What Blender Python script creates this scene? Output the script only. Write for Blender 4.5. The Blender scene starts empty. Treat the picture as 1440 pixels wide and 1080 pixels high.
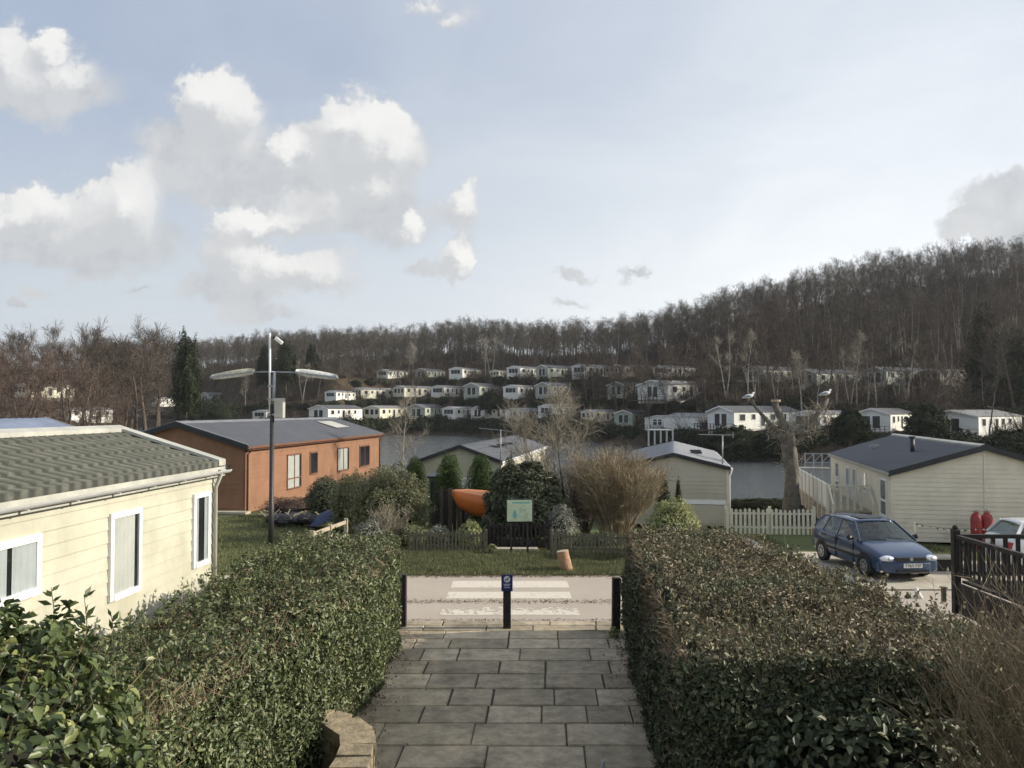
import bpy, bmesh, math, random
import numpy as np
from mathutils import Vector, Matrix, noise

random.seed(7)
R = math.radians
SC = bpy.context.scene
COL = SC.collection
PI = math.pi
F = 1150.0
HZ = 576.0
CZ = 4.2
PITCH = math.atan((HZ - 540) / F)

# ------------------------------------------------------------------ helpers: camera rays (used to read real positions)
def ray(px, py):
    a, b = (px - 720) / F, -(py - 540) / F
    return Vector((a, math.cos(PITCH) - b * math.sin(PITCH), math.sin(PITCH) + b * math.cos(PITCH)))
def P(px, py, Y):
    d = ray(px, py)
    return Vector((0, 0, CZ)) + d * (Y / d.y)
def PG(px, py, z):
    d = ray(px, py)
    return Vector((0, 0, CZ)) + d * ((z - CZ) / d.z)

# ------------------------------------------------------------------ materials
MATS = {}
def new_mat(name):
    m = bpy.data.materials.new(name)
    m.use_nodes = True
    nt = m.node_tree
    nt.nodes.clear()
    out = nt.nodes.new('ShaderNodeOutputMaterial')
    b = nt.nodes.new('ShaderNodeBsdfPrincipled')
    nt.links.new(b.outputs[0], out.inputs[0])
    MATS[name] = m
    return m, nt, b, out
def N(nt, t, **kw):
    n = nt.nodes.new(t)
    for k, v in kw.items():
        setattr(n, k, v)
    return n
def ramp(nt, stops, fac):
    r = N(nt, 'ShaderNodeValToRGB')
    cr = r.color_ramp
    cr.elements[0].position, cr.elements[0].color = stops[0][0], (*stops[0][1], 1)
    cr.elements[1].position, cr.elements[1].color = stops[-1][0], (*stops[-1][1], 1)
    for p, c in stops[1:-1]:
        e = cr.elements.new(p)
        e.color = (*c, 1)
    if fac is not None:
        nt.links.new(fac, r.inputs[0])
    return r.outputs[0]
def nz(nt, scale, detail=4, rough=0.6, vec=None, dist=0.0):
    n = N(nt, 'ShaderNodeTexNoise')
    n.inputs['Scale'].default_value = scale
    n.inputs['Detail'].default_value = detail
    n.inputs['Roughness'].default_value = rough
    n.inputs['Distortion'].default_value = dist
    if vec is None:
        tc = N(nt, 'ShaderNodeTexCoord')
        vec = tc.outputs['Object']
    nt.links.new(vec, n.inputs['Vector'])
    return n.outputs['Fac']
def mixc(nt, fac, a, b, mode='MIX'):
    m = N(nt, 'ShaderNodeMix', data_type='RGBA', blend_type=mode)
    for s, v in ((0, fac), (6, a), (7, b)):
        if hasattr(v, 'is_output') or isinstance(v, bpy.types.NodeSocket):
            nt.links.new(v, m.inputs[s])
        else:
            m.inputs[s].default_value = v if not isinstance(v, tuple) else (*v, 1)
    return m.outputs[2]
def bump(nt, b, h, strength=0.3, dist=0.02):
    n = N(nt, 'ShaderNodeBump')
    n.inputs['Strength'].default_value = strength
    n.inputs['Distance'].default_value = dist
    nt.links.new(h, n.inputs['Height'])
    nt.links.new(n.outputs[0], b.inputs['Normal'])

def simple(name, col, rough=0.6, metal=0.0, vary=0.15, scale=3.0, bmp=0.0, bscale=40, spec=0.5):
    m, nt, b, out = new_mat(name)
    f = nz(nt, scale, 5, 0.65)
    lo = tuple(c * (1 - vary) for c in col)
    hi = tuple(min(1, c * (1 + vary)) for c in col)
    nt.links.new(ramp(nt, [(0.3, lo), (0.7, hi)], f), b.inputs['Base Color'])
    b.inputs['Roughness'].default_value = rough
    b.inputs['Metallic'].default_value = metal
    b.inputs['Specular IOR Level'].default_value = spec
    if bmp:
        bump(nt, b, nz(nt, bscale, 4), bmp)
    return m

def leafmat(name, stops, rough=0.5, transl=0.25, spec=0.3, patch=None, pscale=0.6):
    """colour differs leaf by leaf; patch = second family of colours that takes over in patches"""
    m, nt, b, out = new_mat(name)
    g = N(nt, 'ShaderNodeNewGeometry')
    c = ramp(nt, stops, g.outputs['Random Per Island'])
    if patch:
        c2 = ramp(nt, patch, g.outputs['Random Per Island'])
        f = nz(nt, pscale, 3)
        r = N(nt, 'ShaderNodeMapRange')
        r.inputs[1].default_value = 0.42
        r.inputs[2].default_value = 0.6
        nt.links.new(f, r.inputs[0])
        c = mixc(nt, r.outputs[0], c, c2)
    nt.links.new(c, b.inputs['Base Color'])
    b.inputs['Roughness'].default_value = rough
    b.inputs['Specular IOR Level'].default_value = spec
    if transl:
        t = N(nt, 'ShaderNodeBsdfTranslucent')
        nt.links.new(c, t.inputs['Color'])
        mx = N(nt, 'ShaderNodeMixShader')
        mx.inputs[0].default_value = transl
        nt.links.new(b.outputs[0], mx.inputs[1])
        nt.links.new(t.outputs[0], mx.inputs[2])
        nt.links.new(mx.outputs[0], out.inputs[0])
    return m

def add_tone(name, scale=.03):
    nt = MATS[name].node_tree; b = [n for n in nt.nodes if n.type == 'BSDF_PRINCIPLED'][0]
    src = b.inputs['Base Color'].links[0].from_socket
    g = N(nt, 'ShaderNodeNewGeometry')
    f = nz(nt, scale, 4, .6, g.outputs['Position'])
    nt.links.new(mixc(nt, 1.0, src, ramp(nt, [(.35, (.62, .62, .62)), (.65, (1.3, 1.24, 1.18))], f), 'MULTIPLY'), b.inputs['Base Color'])
def clad(name, col, dirt_shade=0.25, rough=0.55):
    """painted boards: slightly weathered, streaks running down"""
    m, nt, b, out = new_mat(name)
    tc = N(nt, 'ShaderNodeTexCoord')
    mp = N(nt, 'ShaderNodeMapping')
    mp.inputs['Scale'].default_value = (1.6, 1.6, 1.2)
    nt.links.new(tc.outputs['Object'], mp.inputs['Vector'])
    f = nz(nt, 1.0, 6, 0.7, mp.outputs[0])
    f2 = nz(nt, 1.3, 4)
    c1 = ramp(nt, [(0.35, tuple(c * (1 - dirt_shade * .6) for c in col)), (0.6, col)], f)
    c2 = ramp(nt, [(0.3, (0.86, 0.86, 0.83)), (0.6, (1, 1, 1))], f2)
    c = mixc(nt, 1.0, c1, c2, 'MULTIPLY')
    nt.links.new(c, b.inputs['Base Color'])
    b.inputs['Roughness'].default_value = rough
    bump(nt, b, nz(nt, 30, 3), 0.08, 0.01)
    return m

def glassmat(name, tint=(0.9, 0.93, 0.95), gloss=0.1):
    m, nt, b, out = new_mat(name)
    nt.nodes.remove(b)
    tr = N(nt, 'ShaderNodeBsdfTransparent')
    tr.inputs[0].default_value = (*tint, 1)
    gl = N(nt, 'ShaderNodeBsdfGlossy')
    gl.inputs['Roughness'].default_value = 0.03
    lw = N(nt, 'ShaderNodeLayerWeight'); lw.inputs[0].default_value = .5
    fr = N(nt, 'ShaderNodeMath', operation='POWER'); fr.inputs[1].default_value = 4.0
    nt.links.new(lw.outputs['Facing'], fr.inputs[0])
    ad = N(nt, 'ShaderNodeMath', operation='ADD')
    ad.inputs[1].default_value = gloss
    nt.links.new(fr.outputs[0], ad.inputs[0])
    mx = N(nt, 'ShaderNodeMixShader')
    nt.links.new(ad.outputs[0], mx.inputs[0])
    nt.links.new(tr.outputs[0], mx.inputs[1])
    nt.links.new(gl.outputs[0], mx.inputs[2])
    nt.links.new(mx.outputs[0], out.inputs[0])
    return m

# plain ones
simple('white_paint', (0.78, 0.78, 0.76), 0.4, vary=0.06)
simple('pvc_white', (0.8, 0.8, 0.79), 0.35, vary=0.05, scale=5)
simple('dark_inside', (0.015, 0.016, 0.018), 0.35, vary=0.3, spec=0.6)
simple('dark_timber', (0.022, 0.018, 0.016), 0.8, vary=0.5, scale=8, bmp=0.3)
simple('black_metal', (0.025, 0.025, 0.027), 0.5, vary=0.3, scale=9)
simple('galv', (0.3, 0.32, 0.34), 0.45, 0.6, vary=0.2, scale=12)
simple('grey_plastic', (0.42, 0.43, 0.42), 0.5, vary=0.12)
simple('lamp_cover', (0.55, 0.55, 0.50), 0.35, vary=0.3, scale=14)
simple('lamp_moss', (0.42, 0.40, 0.30), 0.7, vary=0.5, scale=14)
simple('blue_sign', (0.02, 0.028, 0.14), 0.35, vary=0.1)
simple('wood_pale', (0.38, 0.32, 0.235), 0.8, vary=0.3, scale=7, bmp=0.3)
simple('wood_brown', (0.10, 0.075, 0.05), 0.85, vary=0.4, scale=8, bmp=0.3)
simple('wood_mossy', (0.14, 0.13, 0.085), 0.9, vary=0.4, scale=8, bmp=0.3)
simple('picket_cream', (0.62, 0.60, 0.47), 0.7, vary=0.14, scale=6)
simple('orange_hull', (0.62, 0.17, 0.035), 0.45, vary=0.12, scale=2)
simple('stone', (0.28, 0.23, 0.15), 0.9, vary=0.4, scale=7, bmp=0.8, bscale=18)
simple('mortar', (0.06, 0.056, 0.045), 0.95, vary=0.3, scale=9, bmp=0.4)
simple('concrete', (0.42, 0.38, 0.30), 0.9, vary=0.2, scale=1.6, bmp=0.3, bscale=30)
simple('red_bottle', (0.30, 0.03, 0.028), 0.5, vary=0.25)
simple('gull_white', (0.8, 0.8, 0.78), 0.8, vary=0.04)
simple('gull_grey', (0.35, 0.37, 0.4), 0.8, vary=0.08)
simple('beak', (0.6, 0.35, 0.05), 0.5)
simple('tyre', (0.02, 0.02, 0.02), 0.85)
simple('rim', (0.38, 0.39, 0.4), 0.35, 0.7)
simple('black_trim', (0.012, 0.012, 0.014), 0.5, vary=0.2)
simple('tarp_blue', (0.03, 0.045, 0.11), 0.5, vary=0.3, scale=6)
simple('junk_black', (0.018, 0.019, 0.022), 0.5, vary=0.5, scale=12)
simple('curtain', (0.62, 0.61, 0.54), 0.9, vary=0.08)
simple('curtain_grey', (0.50, 0.52, 0.50), 0.9, vary=0.08)
simple('fascia_brown', (0.16, 0.075, 0.045), 0.6, vary=0.15)
simple('fascia_black', (0.02, 0.022, 0.026), 0.5, vary=0.2)
simple('pole_green', (0.05, 0.10, 0.06), 0.5)
simple('door_grey', (0.33, 0.34, 0.36), 0.5)
simple('bird_dark', (0.03, 0.03, 0.03), 0.8)
clad('clad_yellow', (0.55, 0.54, 0.43), 0.28)
clad('clad_orange', (0.27, 0.14, 0.078), 0.25, 0.75)
clad('clad_green', (0.40, 0.40, 0.28), 0.2)
clad('clad_beige', (0.52, 0.47, 0.38), 0.12)
clad('clad_cream', (0.74, 0.68, 0.54), 0.12)
clad('far_white', (0.80, 0.80, 0.74), 0.12)
clad('far_cream', (0.74, 0.72, 0.56), 0.14)
clad('far_green', (0.40, 0.44, 0.36), 0.14)
clad('far_brown', (0.22, 0.19, 0.15), 0.2)
glassmat('glass', (0.85, 0.88, 0.9), 0.06)
glassmat('car_glass', (0.42, 0.5, 0.48), 0.07)
glassmat('lamp_glass', (0.85, 0.85, 0.8), 0.15)

def roofmat(name, col, rough=0.5, streak=0.25, moss=None):
    m, nt, b, out = new_mat(name)
    f = nz(nt, 1.5, 6, 0.7)
    c = ramp(nt, [(0.3, tuple(c * (1 - streak) for c in col)), (0.7, tuple(c * (1 + streak) for c in col))], f)
    if moss:
        f2 = nz(nt, 6.0, 5, 0.75)
        r = N(nt, 'ShaderNodeMapRange')
        r.inputs[1].default_value = 0.5
        r.inputs[2].default_value = 0.68
        nt.links.new(f2, r.inputs[0])
        c = mixc(nt, r.outputs[0], c, moss)
    nt.links.new(c, b.inputs['Base Color'])
    b.inputs['Roughness'].default_value = rough
    bump(nt, b, nz(nt, 25, 3), 0.1)
    return m
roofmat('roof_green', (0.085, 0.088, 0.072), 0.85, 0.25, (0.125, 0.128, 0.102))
def tile_valley_shade():  # valleys between the tile ribs get their shade in the colour
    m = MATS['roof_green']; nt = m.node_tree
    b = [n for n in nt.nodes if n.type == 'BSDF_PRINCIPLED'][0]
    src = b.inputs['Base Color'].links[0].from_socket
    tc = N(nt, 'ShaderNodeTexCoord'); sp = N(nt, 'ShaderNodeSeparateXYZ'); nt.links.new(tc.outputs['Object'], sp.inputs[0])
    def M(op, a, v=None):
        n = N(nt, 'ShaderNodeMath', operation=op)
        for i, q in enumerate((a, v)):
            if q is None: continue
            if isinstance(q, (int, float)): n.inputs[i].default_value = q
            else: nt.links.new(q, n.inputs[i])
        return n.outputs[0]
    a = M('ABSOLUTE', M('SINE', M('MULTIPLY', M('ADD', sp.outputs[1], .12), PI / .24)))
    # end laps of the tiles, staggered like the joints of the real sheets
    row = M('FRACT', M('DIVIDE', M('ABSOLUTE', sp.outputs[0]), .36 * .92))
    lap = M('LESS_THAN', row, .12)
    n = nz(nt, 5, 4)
    dirt_shade = M('MULTIPLY', M('SUBTRACT', 1.0, a), M('ADD', n, .35))
    r = N(nt, 'ShaderNodeMapRange'); r.inputs[1].default_value = .05; r.inputs[2].default_value = .5; nt.links.new(dirt_shade, r.inputs[0])
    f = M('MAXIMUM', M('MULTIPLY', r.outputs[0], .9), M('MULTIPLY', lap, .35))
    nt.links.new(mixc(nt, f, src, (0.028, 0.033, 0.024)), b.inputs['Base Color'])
tile_valley_shade()
roofmat('roof_slate', (0.05, 0.055, 0.068), 0.55)
roofmat('roof_grey', (0.17, 0.18, 0.20), 0.5)
roofmat('roof_far', (0.20, 0.20, 0.20), 0.6)
roofmat('roof_far_dark', (0.08, 0.08, 0.085), 0.6)
roofmat('roof_blue', (0.13, 0.16, 0.23), 0.45)
roofmat('ridge_pale', (0.42, 0.42, 0.37), 0.6, 0.25)

# bark / twigs
def barkmat(name, col, col2, scale=2.0):
    m, nt, b, out = new_mat(name)
    f = nz(nt, scale, 5, 0.7)
    nt.links.new(ramp(nt, [(0.3, col), (0.7, col2)], f), b.inputs['Base Color'])
    b.inputs['Roughness'].default_value = 0.9
    bump(nt, b, nz(nt, scale * 6, 3), 0.5)
    return m
barkmat('bark_grey', (0.06, 0.05, 0.038), (0.15, 0.13, 0.10))
barkmat('bark_birch', (0.14, 0.13, 0.11), (0.5, 0.47, 0.40), 1.5)
barkmat('bark_pollard', (0.05, 0.045, 0.037), (0.2, 0.18, 0.145), 4)
barkmat('bark_brown', (0.06, 0.046, 0.034), (0.14, 0.11, 0.08))
TW = {}
for nm, a, c in (('twig_grey', (0.058, 0.053, 0.044), (0.135, 0.124, 0.104)),
                 ('twig_brown', (0.06, 0.050, 0.04), (0.145, 0.12, 0.095)),
                 ('twig_red', (0.075, 0.055, 0.045), (0.165, 0.122, 0.10)),
                 ('twig_tan', (0.16, 0.125, 0.08), (0.42, 0.34, 0.22)),
                 ('twig_pale', (0.18, 0.16, 0.12), (0.38, 0.34, 0.27)),
                 ('twig_hedge', (0.11, 0.08, 0.052), (0.33, 0.26, 0.175))):
    leafmat(nm, [(0, a), (1, c)], 0.85, 0.0, 0.15)
add_tone('twig_grey', .05); add_tone('twig_brown', .05)
leafmat('leaf_hedge', [(0, (0.042, 0.06, 0.025)), (0.45, (0.105, 0.135, 0.055)), (0.8, (0.21, 0.245, 0.11)), (1, (0.36, 0.37, 0.2))], 0.42, 0.25, 0.45,
        patch=[(0, (0.05, 0.07, 0.03)), (0.6, (0.115, 0.15, 0.065)), (1, (0.27, 0.29, 0.15))], pscale=0.7)
leafmat('leaf_top', [(0, (0.055, 0.068, 0.03)), (0.45, (0.11, 0.12, 0.055)), (0.75, (0.2, 0.17, 0.095)), (1, (0.34, 0.27, 0.17))], 0.5, 0.2, 0.4,
        patch=[(0, (0.05, 0.07, 0.026)), (0.6, (0.11, 0.14, 0.05)), (1, (0.24, 0.24, 0.11))], pscale=1.1)
leafmat('leaf_top2', [(0, (0.07, 0.065, 0.035)), (0.4, (0.15, 0.125, 0.07)), (0.75, (0.27, 0.22, 0.14)), (1, (0.44, 0.37, 0.25))], 0.55, 0.15, 0.4,
        patch=[(0, (0.06, 0.07, 0.035)), (0.6, (0.13, 0.14, 0.07)), (1, (0.26, 0.25, 0.15))], pscale=1.0)
leafmat('leaf_laurel', [(0, (0.035, 0.052, 0.018)), (0.6, (0.075, 0.105, 0.036)), (0.9, (0.15, 0.19, 0.065)), (1, (0.3, 0.31, 0.11))], 0.4, 0.22, 0.5)
leafmat('leaf_dark', [(0, (0.03, 0.04, 0.02)), (0.6, (0.07, 0.088, 0.045)), (0.9, (0.15, 0.17, 0.09)), (1, (0.28, 0.28, 0.17))], 0.52, 0.15, 0.4)
leafmat('leaf_evergreen', [(0, (0.018, 0.026, 0.014)), (1, (0.052, 0.064, 0.034))], 0.85, 0.05, 0.1)
leafmat('leaf_conifer', [(0, (0.03, 0.055, 0.014)), (0.7, (0.07, 0.115, 0.025)), (1, (0.14, 0.18, 0.04))], 0.6, 0.15, 0.2)
leafmat('leaf_olive', [(0, (0.08, 0.09, 0.045)), (0.6, (0.16, 0.17, 0.08)), (1, (0.32, 0.32, 0.17))], 0.55, 0.2, 0.3)
leafmat('leaf_variegated', [(0, (0.12, 0.16, 0.06)), (0.5, (0.28, 0.31, 0.12)), (1, (0.55, 0.52, 0.27))], 0.5, 0.2, 0.3)
leafmat('leaf_silver', [(0, (0.13, 0.14, 0.11)), (1, (0.38, 0.38, 0.32))], 0.7, 0.1, 0.2)
leafmat('leaf_purple', [(0, (0.05, 0.03, 0.03)), (1, (0.15, 0.09, 0.07))], 0.6, 0.1, 0.2)
leafmat('grass_blade', [(0, (0.08, 0.095, 0.042)), (0.6, (0.14, 0.158, 0.072)), (1, (0.27, 0.25, 0.14))], 0.6, 0.25, 0.2)
leafmat('litter', [(0, (0.04, 0.03, 0.02)), (0.6, (0.15, 0.10, 0.06)), (1, (0.32, 0.24, 0.15))], 0.85, 0.0, 0.1)
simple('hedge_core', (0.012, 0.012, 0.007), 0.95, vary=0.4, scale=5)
simple('soil', (0.05, 0.038, 0.026), 0.95, vary=0.4, scale=3, bmp=0.8, bscale=15)

# ------------------------------------------------------------------ mesh builder
class MB:
    def __init__(s):
        s.v = []; s.f = []
    def face(s, pts):
        i = len(s.v)
        s.v += [tuple(p) for p in pts]
        s.f.append(tuple(range(i, i + len(pts))))
    def box(s, a, b):
        x0, y0, z0 = a; x1, y1, z1 = b
        if x0 > x1: x0, x1 = x1, x0
        if y0 > y1: y0, y1 = y1, y0
        if z0 > z1: z0, z1 = z1, z0
        i = len(s.v)
        s.v += [(x0, y0, z0), (x1, y0, z0), (x1, y1, z0), (x0, y1, z0), (x0, y0, z1), (x1, y0, z1), (x1, y1, z1), (x0, y1, z1)]
        for q in ((0, 3, 2, 1), (4, 5, 6, 7), (0, 1, 5, 4), (1, 2, 6, 5), (2, 3, 7, 6), (3, 0, 4, 7)):
            s.f.append(tuple(i + k for k in q))
        return s
    def bar(s, p, q, w, h, up=(0, 0, 1)):
        """a rectangular bar from p to q"""
        p, q = Vector(p), Vector(q)
        d = (q - p).normalized()
        side = d.cross(Vector(up))
        if side.length < 1e-4: side = d.cross(Vector((0, 1, 0)))
        side.normalize()
        u = side.cross(d).normalized()
        a, b = side * w / 2, u * h / 2
        i = len(s.v)
        for c in (p, q):
            s.v += [tuple(c - a - b), tuple(c + a - b), tuple(c + a + b), tuple(c - a + b)]
        for t in ((0, 1, 2, 3), (7, 6, 5, 4), (0, 4, 5, 1), (1, 5, 6, 2), (2, 6, 7, 3), (3, 7, 4, 0)):
            s.f.append(tuple(i + k for k in t))
        return s
    def tube(s, pts, rad, n=8, cap=True):
        pts = [Vector(p) for p in pts]
        if not hasattr(rad, '__len__'): rad = [rad] * len(pts)
        base = len(s.v)
        ref = None
        for k, p in enumerate(pts):
            d = (pts[min(k + 1, len(pts) - 1)] - pts[max(k - 1, 0)]).normalized()
            if ref is None:
                ref = d.orthogonal().normalized()
            ref = (ref - d * ref.dot(d)).normalized()
            b = d.cross(ref)
            for j in range(n):
                a = 2 * PI * j / n
                s.v.append(tuple(p + (ref * math.cos(a) + b * math.sin(a)) * rad[k]))
        for k in range(len(pts) - 1):
            for j in range(n):
                a, b2 = base + k * n + j, base + k * n + (j + 1) % n
                s.f.append((a, b2, b2 + n, a + n))
        if cap:
            s.f.append(tuple(base + j for j in reversed(range(n))))
            s.f.append(tuple(base + (len(pts) - 1) * n + j for j in range(n)))
        return s
    def ball(s, c, r, seg=10, rings=7, scale=(1, 1, 1)):
        base = len(s.v)
        for i in range(rings + 1):
            th = PI * i / rings
            for j in range(seg):
                a = 2 * PI * j / seg
                s.v.append((c[0] + r * scale[0] * math.sin(th) * math.cos(a), c[1] + r * scale[1] * math.sin(th) * math.sin(a), c[2] + r * scale[2] * math.cos(th)))
        for i in range(rings):
            for j in range(seg):
                a, b = base + i * seg + j, base + i * seg + (j + 1) % seg
                s.f.append((a, a + seg, b + seg, b))
        return s
    def build(s, name, mat, parent=None, smooth=False, bevel=0.0):
        me = bpy.data.meshes.new(name)
        me.from_pydata(s.v, [], s.f)
        me.materials.append(MATS[mat])
        if smooth:
            me.polygons.foreach_set('use_smooth', [True] * len(me.polygons))
        me.update()
        o = bpy.data.objects.new(name, me)
        COL.objects.link(o)
        if parent is not None: o.parent = parent
        if bevel:
            bv = o.modifiers.new('bev', 'BEVEL'); bv.width = bevel; bv.segments = 2; bv.limit_method = 'ANGLE'
        return o

def np_obj(name, V, faces, mat, parent=None, smooth=False):
    """V (n,3) float array; faces (m,k) int array"""
    me = bpy.data.meshes.new(name)
    m, k = faces.shape
    me.vertices.add(len(V)); me.vertices.foreach_set('co', V.astype(np.float32).ravel())
    me.loops.add(m * k); me.loops.foreach_set('vertex_index', faces.astype(np.int32).ravel())
    me.polygons.add(m)
    me.polygons.foreach_set('loop_start', (np.arange(m) * k).astype(np.int32))
    me.polygons.foreach_set('loop_total', np.full(m, k, np.int32))
    if smooth: me.polygons.foreach_set('use_smooth', np.ones(m, bool))
    me.materials.append(MATS[mat])
    me.update(calc_edges=True)
    me.validate()
    o = bpy.data.objects.new(name, me)
    COL.objects.link(o)
    if parent is not None: o.parent = parent
    return o

def tag(o, label=None, cat=None, group=None, kind=None):
    if label: o['label'] = label
    if cat: o['category'] = cat
    if group: o['group'] = group
    if kind: o['kind'] = kind
    return o
def empty(name, loc, rz=0.0, label=None, cat=None, group=None):
    o = bpy.data.objects.new(name, None)
    COL.objects.link(o)
    o.location = loc; o.rotation_euler = (0, 0, rz)
    o.empty_display_size = 0.3
    return tag(o, label, cat, group)
def frame_of(loc, rz):
    return Matrix.Translation(Vector(loc)) @ Matrix.Rotation(rz, 4, 'Z')
KIDS = {}
def copy_tree(o, parent=None):
    c = o.copy(); COL.objects.link(c)
    c.parent = parent
    for ch in [x for x in o.children]:
        copy_tree(ch, c)
    return c

# ------------------------------------------------------------------ leaves and twigs in numpy
def unit(a):
    return a / np.maximum(np.linalg.norm(a, axis=1, keepdims=True), 1e-9)
def leaves_arrays(rng, C, Nrm, L, W, tilt=0.6, kind='hex'):
    """C centres, Nrm outward normals, L/W lengths; returns verts, faces(quads)"""
    n = len(C)
    Nn = unit(Nrm + rng.normal(0, tilt, (n, 3)))
    T = unit(np.cross(Nn, rng.normal(0, 1, (n, 3))))
    T[:, 2] += 0.15
    T = unit(T)
    B = unit(np.cross(Nn, T))
    L = L[:, None]; W = W[:, None]
    if kind == 'hex':     # folded leaf: 6 vertices, 2 quads
        fold = Nn * W * 0.25
        v = np.stack([C - T * L * .5, C - T * L * .12 + B * W * .5 + fold, C + T * L * .25 + B * W * .42 + fold, C + T * L * .5 - Nn * L * .12,
                      C + T * L * .25 - B * W * .42 + fold, C - T * L * .12 - B * W * .5 + fold], 1).reshape(-1, 3)
        b = (np.arange(n) * 6)[:, None]
        f = np.concatenate([b + np.array([[0, 1, 2, 3]]), b + np.array([[0, 3, 4, 5]])], 0)
    else:
        v = np.stack([C - T * L * .5, C + B * W * .5, C + T * L * .5, C - B * W * .5], 1).reshape(-1, 3)
        b = (np.arange(n) * 4)[:, None]
        f = b + np.array([[0, 1, 2, 3]])
    return v, f
def strips_arrays(A, B, w0, w1, rng):
    """thin flat twigs from A to B"""
    n = len(A)
    D = unit(B - A)
    S = unit(np.cross(D, rng.normal(0, 1, (n, 3))))
    w0 = np.broadcast_to(np.asarray(w0, float), (n,))[:, None]; w1 = np.broadcast_to(np.asarray(w1, float), (n,))[:, None]
    v = np.stack([A - S * w0 / 2, A + S * w0 / 2, B + S * w1 / 2, B - S * w1 / 2], 1).reshape(-1, 3)
    f = (np.arange(n) * 4)[:, None] + np.array([[0, 1, 2, 3]])
    return v, f
def cat_arr(lst):
    V, Fs, o = [], [], 0
    for v, f in lst:
        V.append(v); Fs.append(f + o); o += len(v)
    return np.concatenate(V), np.concatenate(Fs)
def lump(Pn, s=1.0, seed=0.0):
    """cheap smooth noise of points, -1..1"""
    x, y, z = Pn[:, 0] * s + seed, Pn[:, 1] * s + seed * 1.7, Pn[:, 2] * s - seed
    return (np.sin(2.1 * x + 1.3 * np.sin(1.7 * y + z)) + np.sin(2.7 * y + 1.1 * np.sin(2.3 * z - x)) + np.sin(3.1 * z + 1.7 * np.sin(1.9 * x + y))) / 3

# ------------------------------------------------------------------ terrain
def tab(pts):
    xs = [p[0] for p in pts]; ys = [p[1] for p in pts]
    return lambda x: np.interp(x, xs, ys)
far_shore = tab([(-600, 125), (100, 130), (165, 300), (250, 300), (330, 215), (470, 185), (535, 205), (620, 204), (800, 165), (950, 128), (1050, 104), (1130, 100), (1440, 92), (2200, 90)])
near_shore = tab([(-400, 600), (60, 400), (160, 240), (240, 150), (360, 75), (450, 66), (1000, 56), (1440, 56), (2200, 60)])
row1_px = tab([(-400, 588), (150, 588), (360, 591), (470, 591), (620, 588), (800, 589), (960, 604), (1050, 604), (1170, 607), (1250, 607), (1375, 612), (2000, 614)])
row2_px = tab([(-400, 568), (150, 572), (300, 568), (470, 563), (600, 558), (750, 559), (860, 557), (960, 563), (1100, 565), (1440, 570)])
row3_px = tab([(-400, 532), (300, 531), (550, 533), (750, 531), (950, 531), (1090, 539), (1170, 546), (1260, 543), (1440, 543), (2000, 540)])
sky_px = tab([(-300, 474), (0, 474), (100, 474), (280, 478), (480, 462), (560, 457), (660, 444), (750, 452), (850, 449), (940, 431), (1000, 408), (1100, 384), (1200, 358), (1300, 342), (1440, 326), (1700, 310), (2200, 310)])
crest_Y = tab([(0, 410), (300, 390), (480, 350), (650, 320), (850, 285), (1000, 265), (1200, 255), (1440, 262), (2200, 262)])
O1, O2, O3 = 12.0, 29.0, 47.0
TREE_H = 13.5
def zpx(py, Y):
    return CZ + (HZ - py) / F * Y
def sstep(a, b, x):
    t = np.clip((x - a) / (b - a), 0, 1)
    return t * t * (3 - 2 * t)
def ground_np(X, Y):
    X = np.asarray(X, float); Y = np.asarray(Y, float)
    Ys = np.maximum(Y, 12.0)
    px = 720 + F * X / Ys
    # near
    bank = 2.6 * np.clip((8.0 - Y) / 8.0, 0, 1.0)
    slope_r = np.interp(Y, [24, 30, 38, 50, 56], [0, -0.35, -0.85, -1.6, -1.95])
    slope_l = np.interp(Y, [24, 50, 56, 64], [0, -0.2, -1.2, -1.95])
    wl = sstep(-4, -9, X) if np.ndim(X) else sstep(-4, -9, X)
    dip = -.38 * sstep(6.0, 9.0, X) * sstep(11, 15, Y) * (1 - sstep(26, 32, Y))
    near = bank + slope_r * (1 - wl) + slope_l * wl + dip
    ns = near_shore(px); fs = far_shore(px)
    r1, r2, r3, cy = fs + O1, fs + O2, fs + O3, crest_Y(px)
    z1, z2, z3 = zpx(row1_px(px), r1), zpx(row2_px(px), r2), zpx(row3_px(px), r3)
    zc = zpx(sky_px(px), cy) - TREE_H
    # between near land and shore
    a = np.where(Y > ns, -1.95 - 0.7 * sstep(0, 8, Y - ns), near)
    # the flat left bank for the tall reddish trees
    z = a
    def seg(z, ya, yb, za, zb):
        t = np.clip((Y - ya) / np.maximum(yb - ya, 1e-3), 0, 1)
        return np.where(Y >= ya, za + (zb - za) * t, z)
    z = seg(z, fs - 3, fs, -2.6, -2.0)
    z = seg(z, fs, fs + 6, -2.0, z1 * 1.0)
    z = seg(z, fs + 6, r1 + 5, z1, z1)
    z = seg(z, r1 + 5, r2 - 5, z1, z2)
    z = seg(z, r2 - 5, r2 + 5, z2, z2)
    z = seg(z, r2 + 5, r3 - 5, z2, z3)
    z = seg(z, r3 - 5, r3 + 6, z3, z3)
    t = np.clip((Y - (r3 + 6)) / np.maximum(cy - r3 - 6, 1e-3), 0, 1)
    z = np.where(Y >= r3 + 6, z3 + (zc - z3) * t ** 0.9, z)
    z = np.where(Y > cy, zc - 0.03 * (Y - cy), z)
    # far left: land all the way
    lf = 1 - sstep(90, 160, px)
    leftland = np.where(Y > 24, np.maximum(near * 0, 0) + np.interp(Y, [24, 130, 260, 420], [0, 1.5, 8, 24]) - 0.0, near)
    z = np.where(Y > 24, z * (1 - lf) + leftland * lf, z)
    return z
def gz(x, y):
    return float(ground_np(np.array([x]), np.array([y]))[0])

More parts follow.
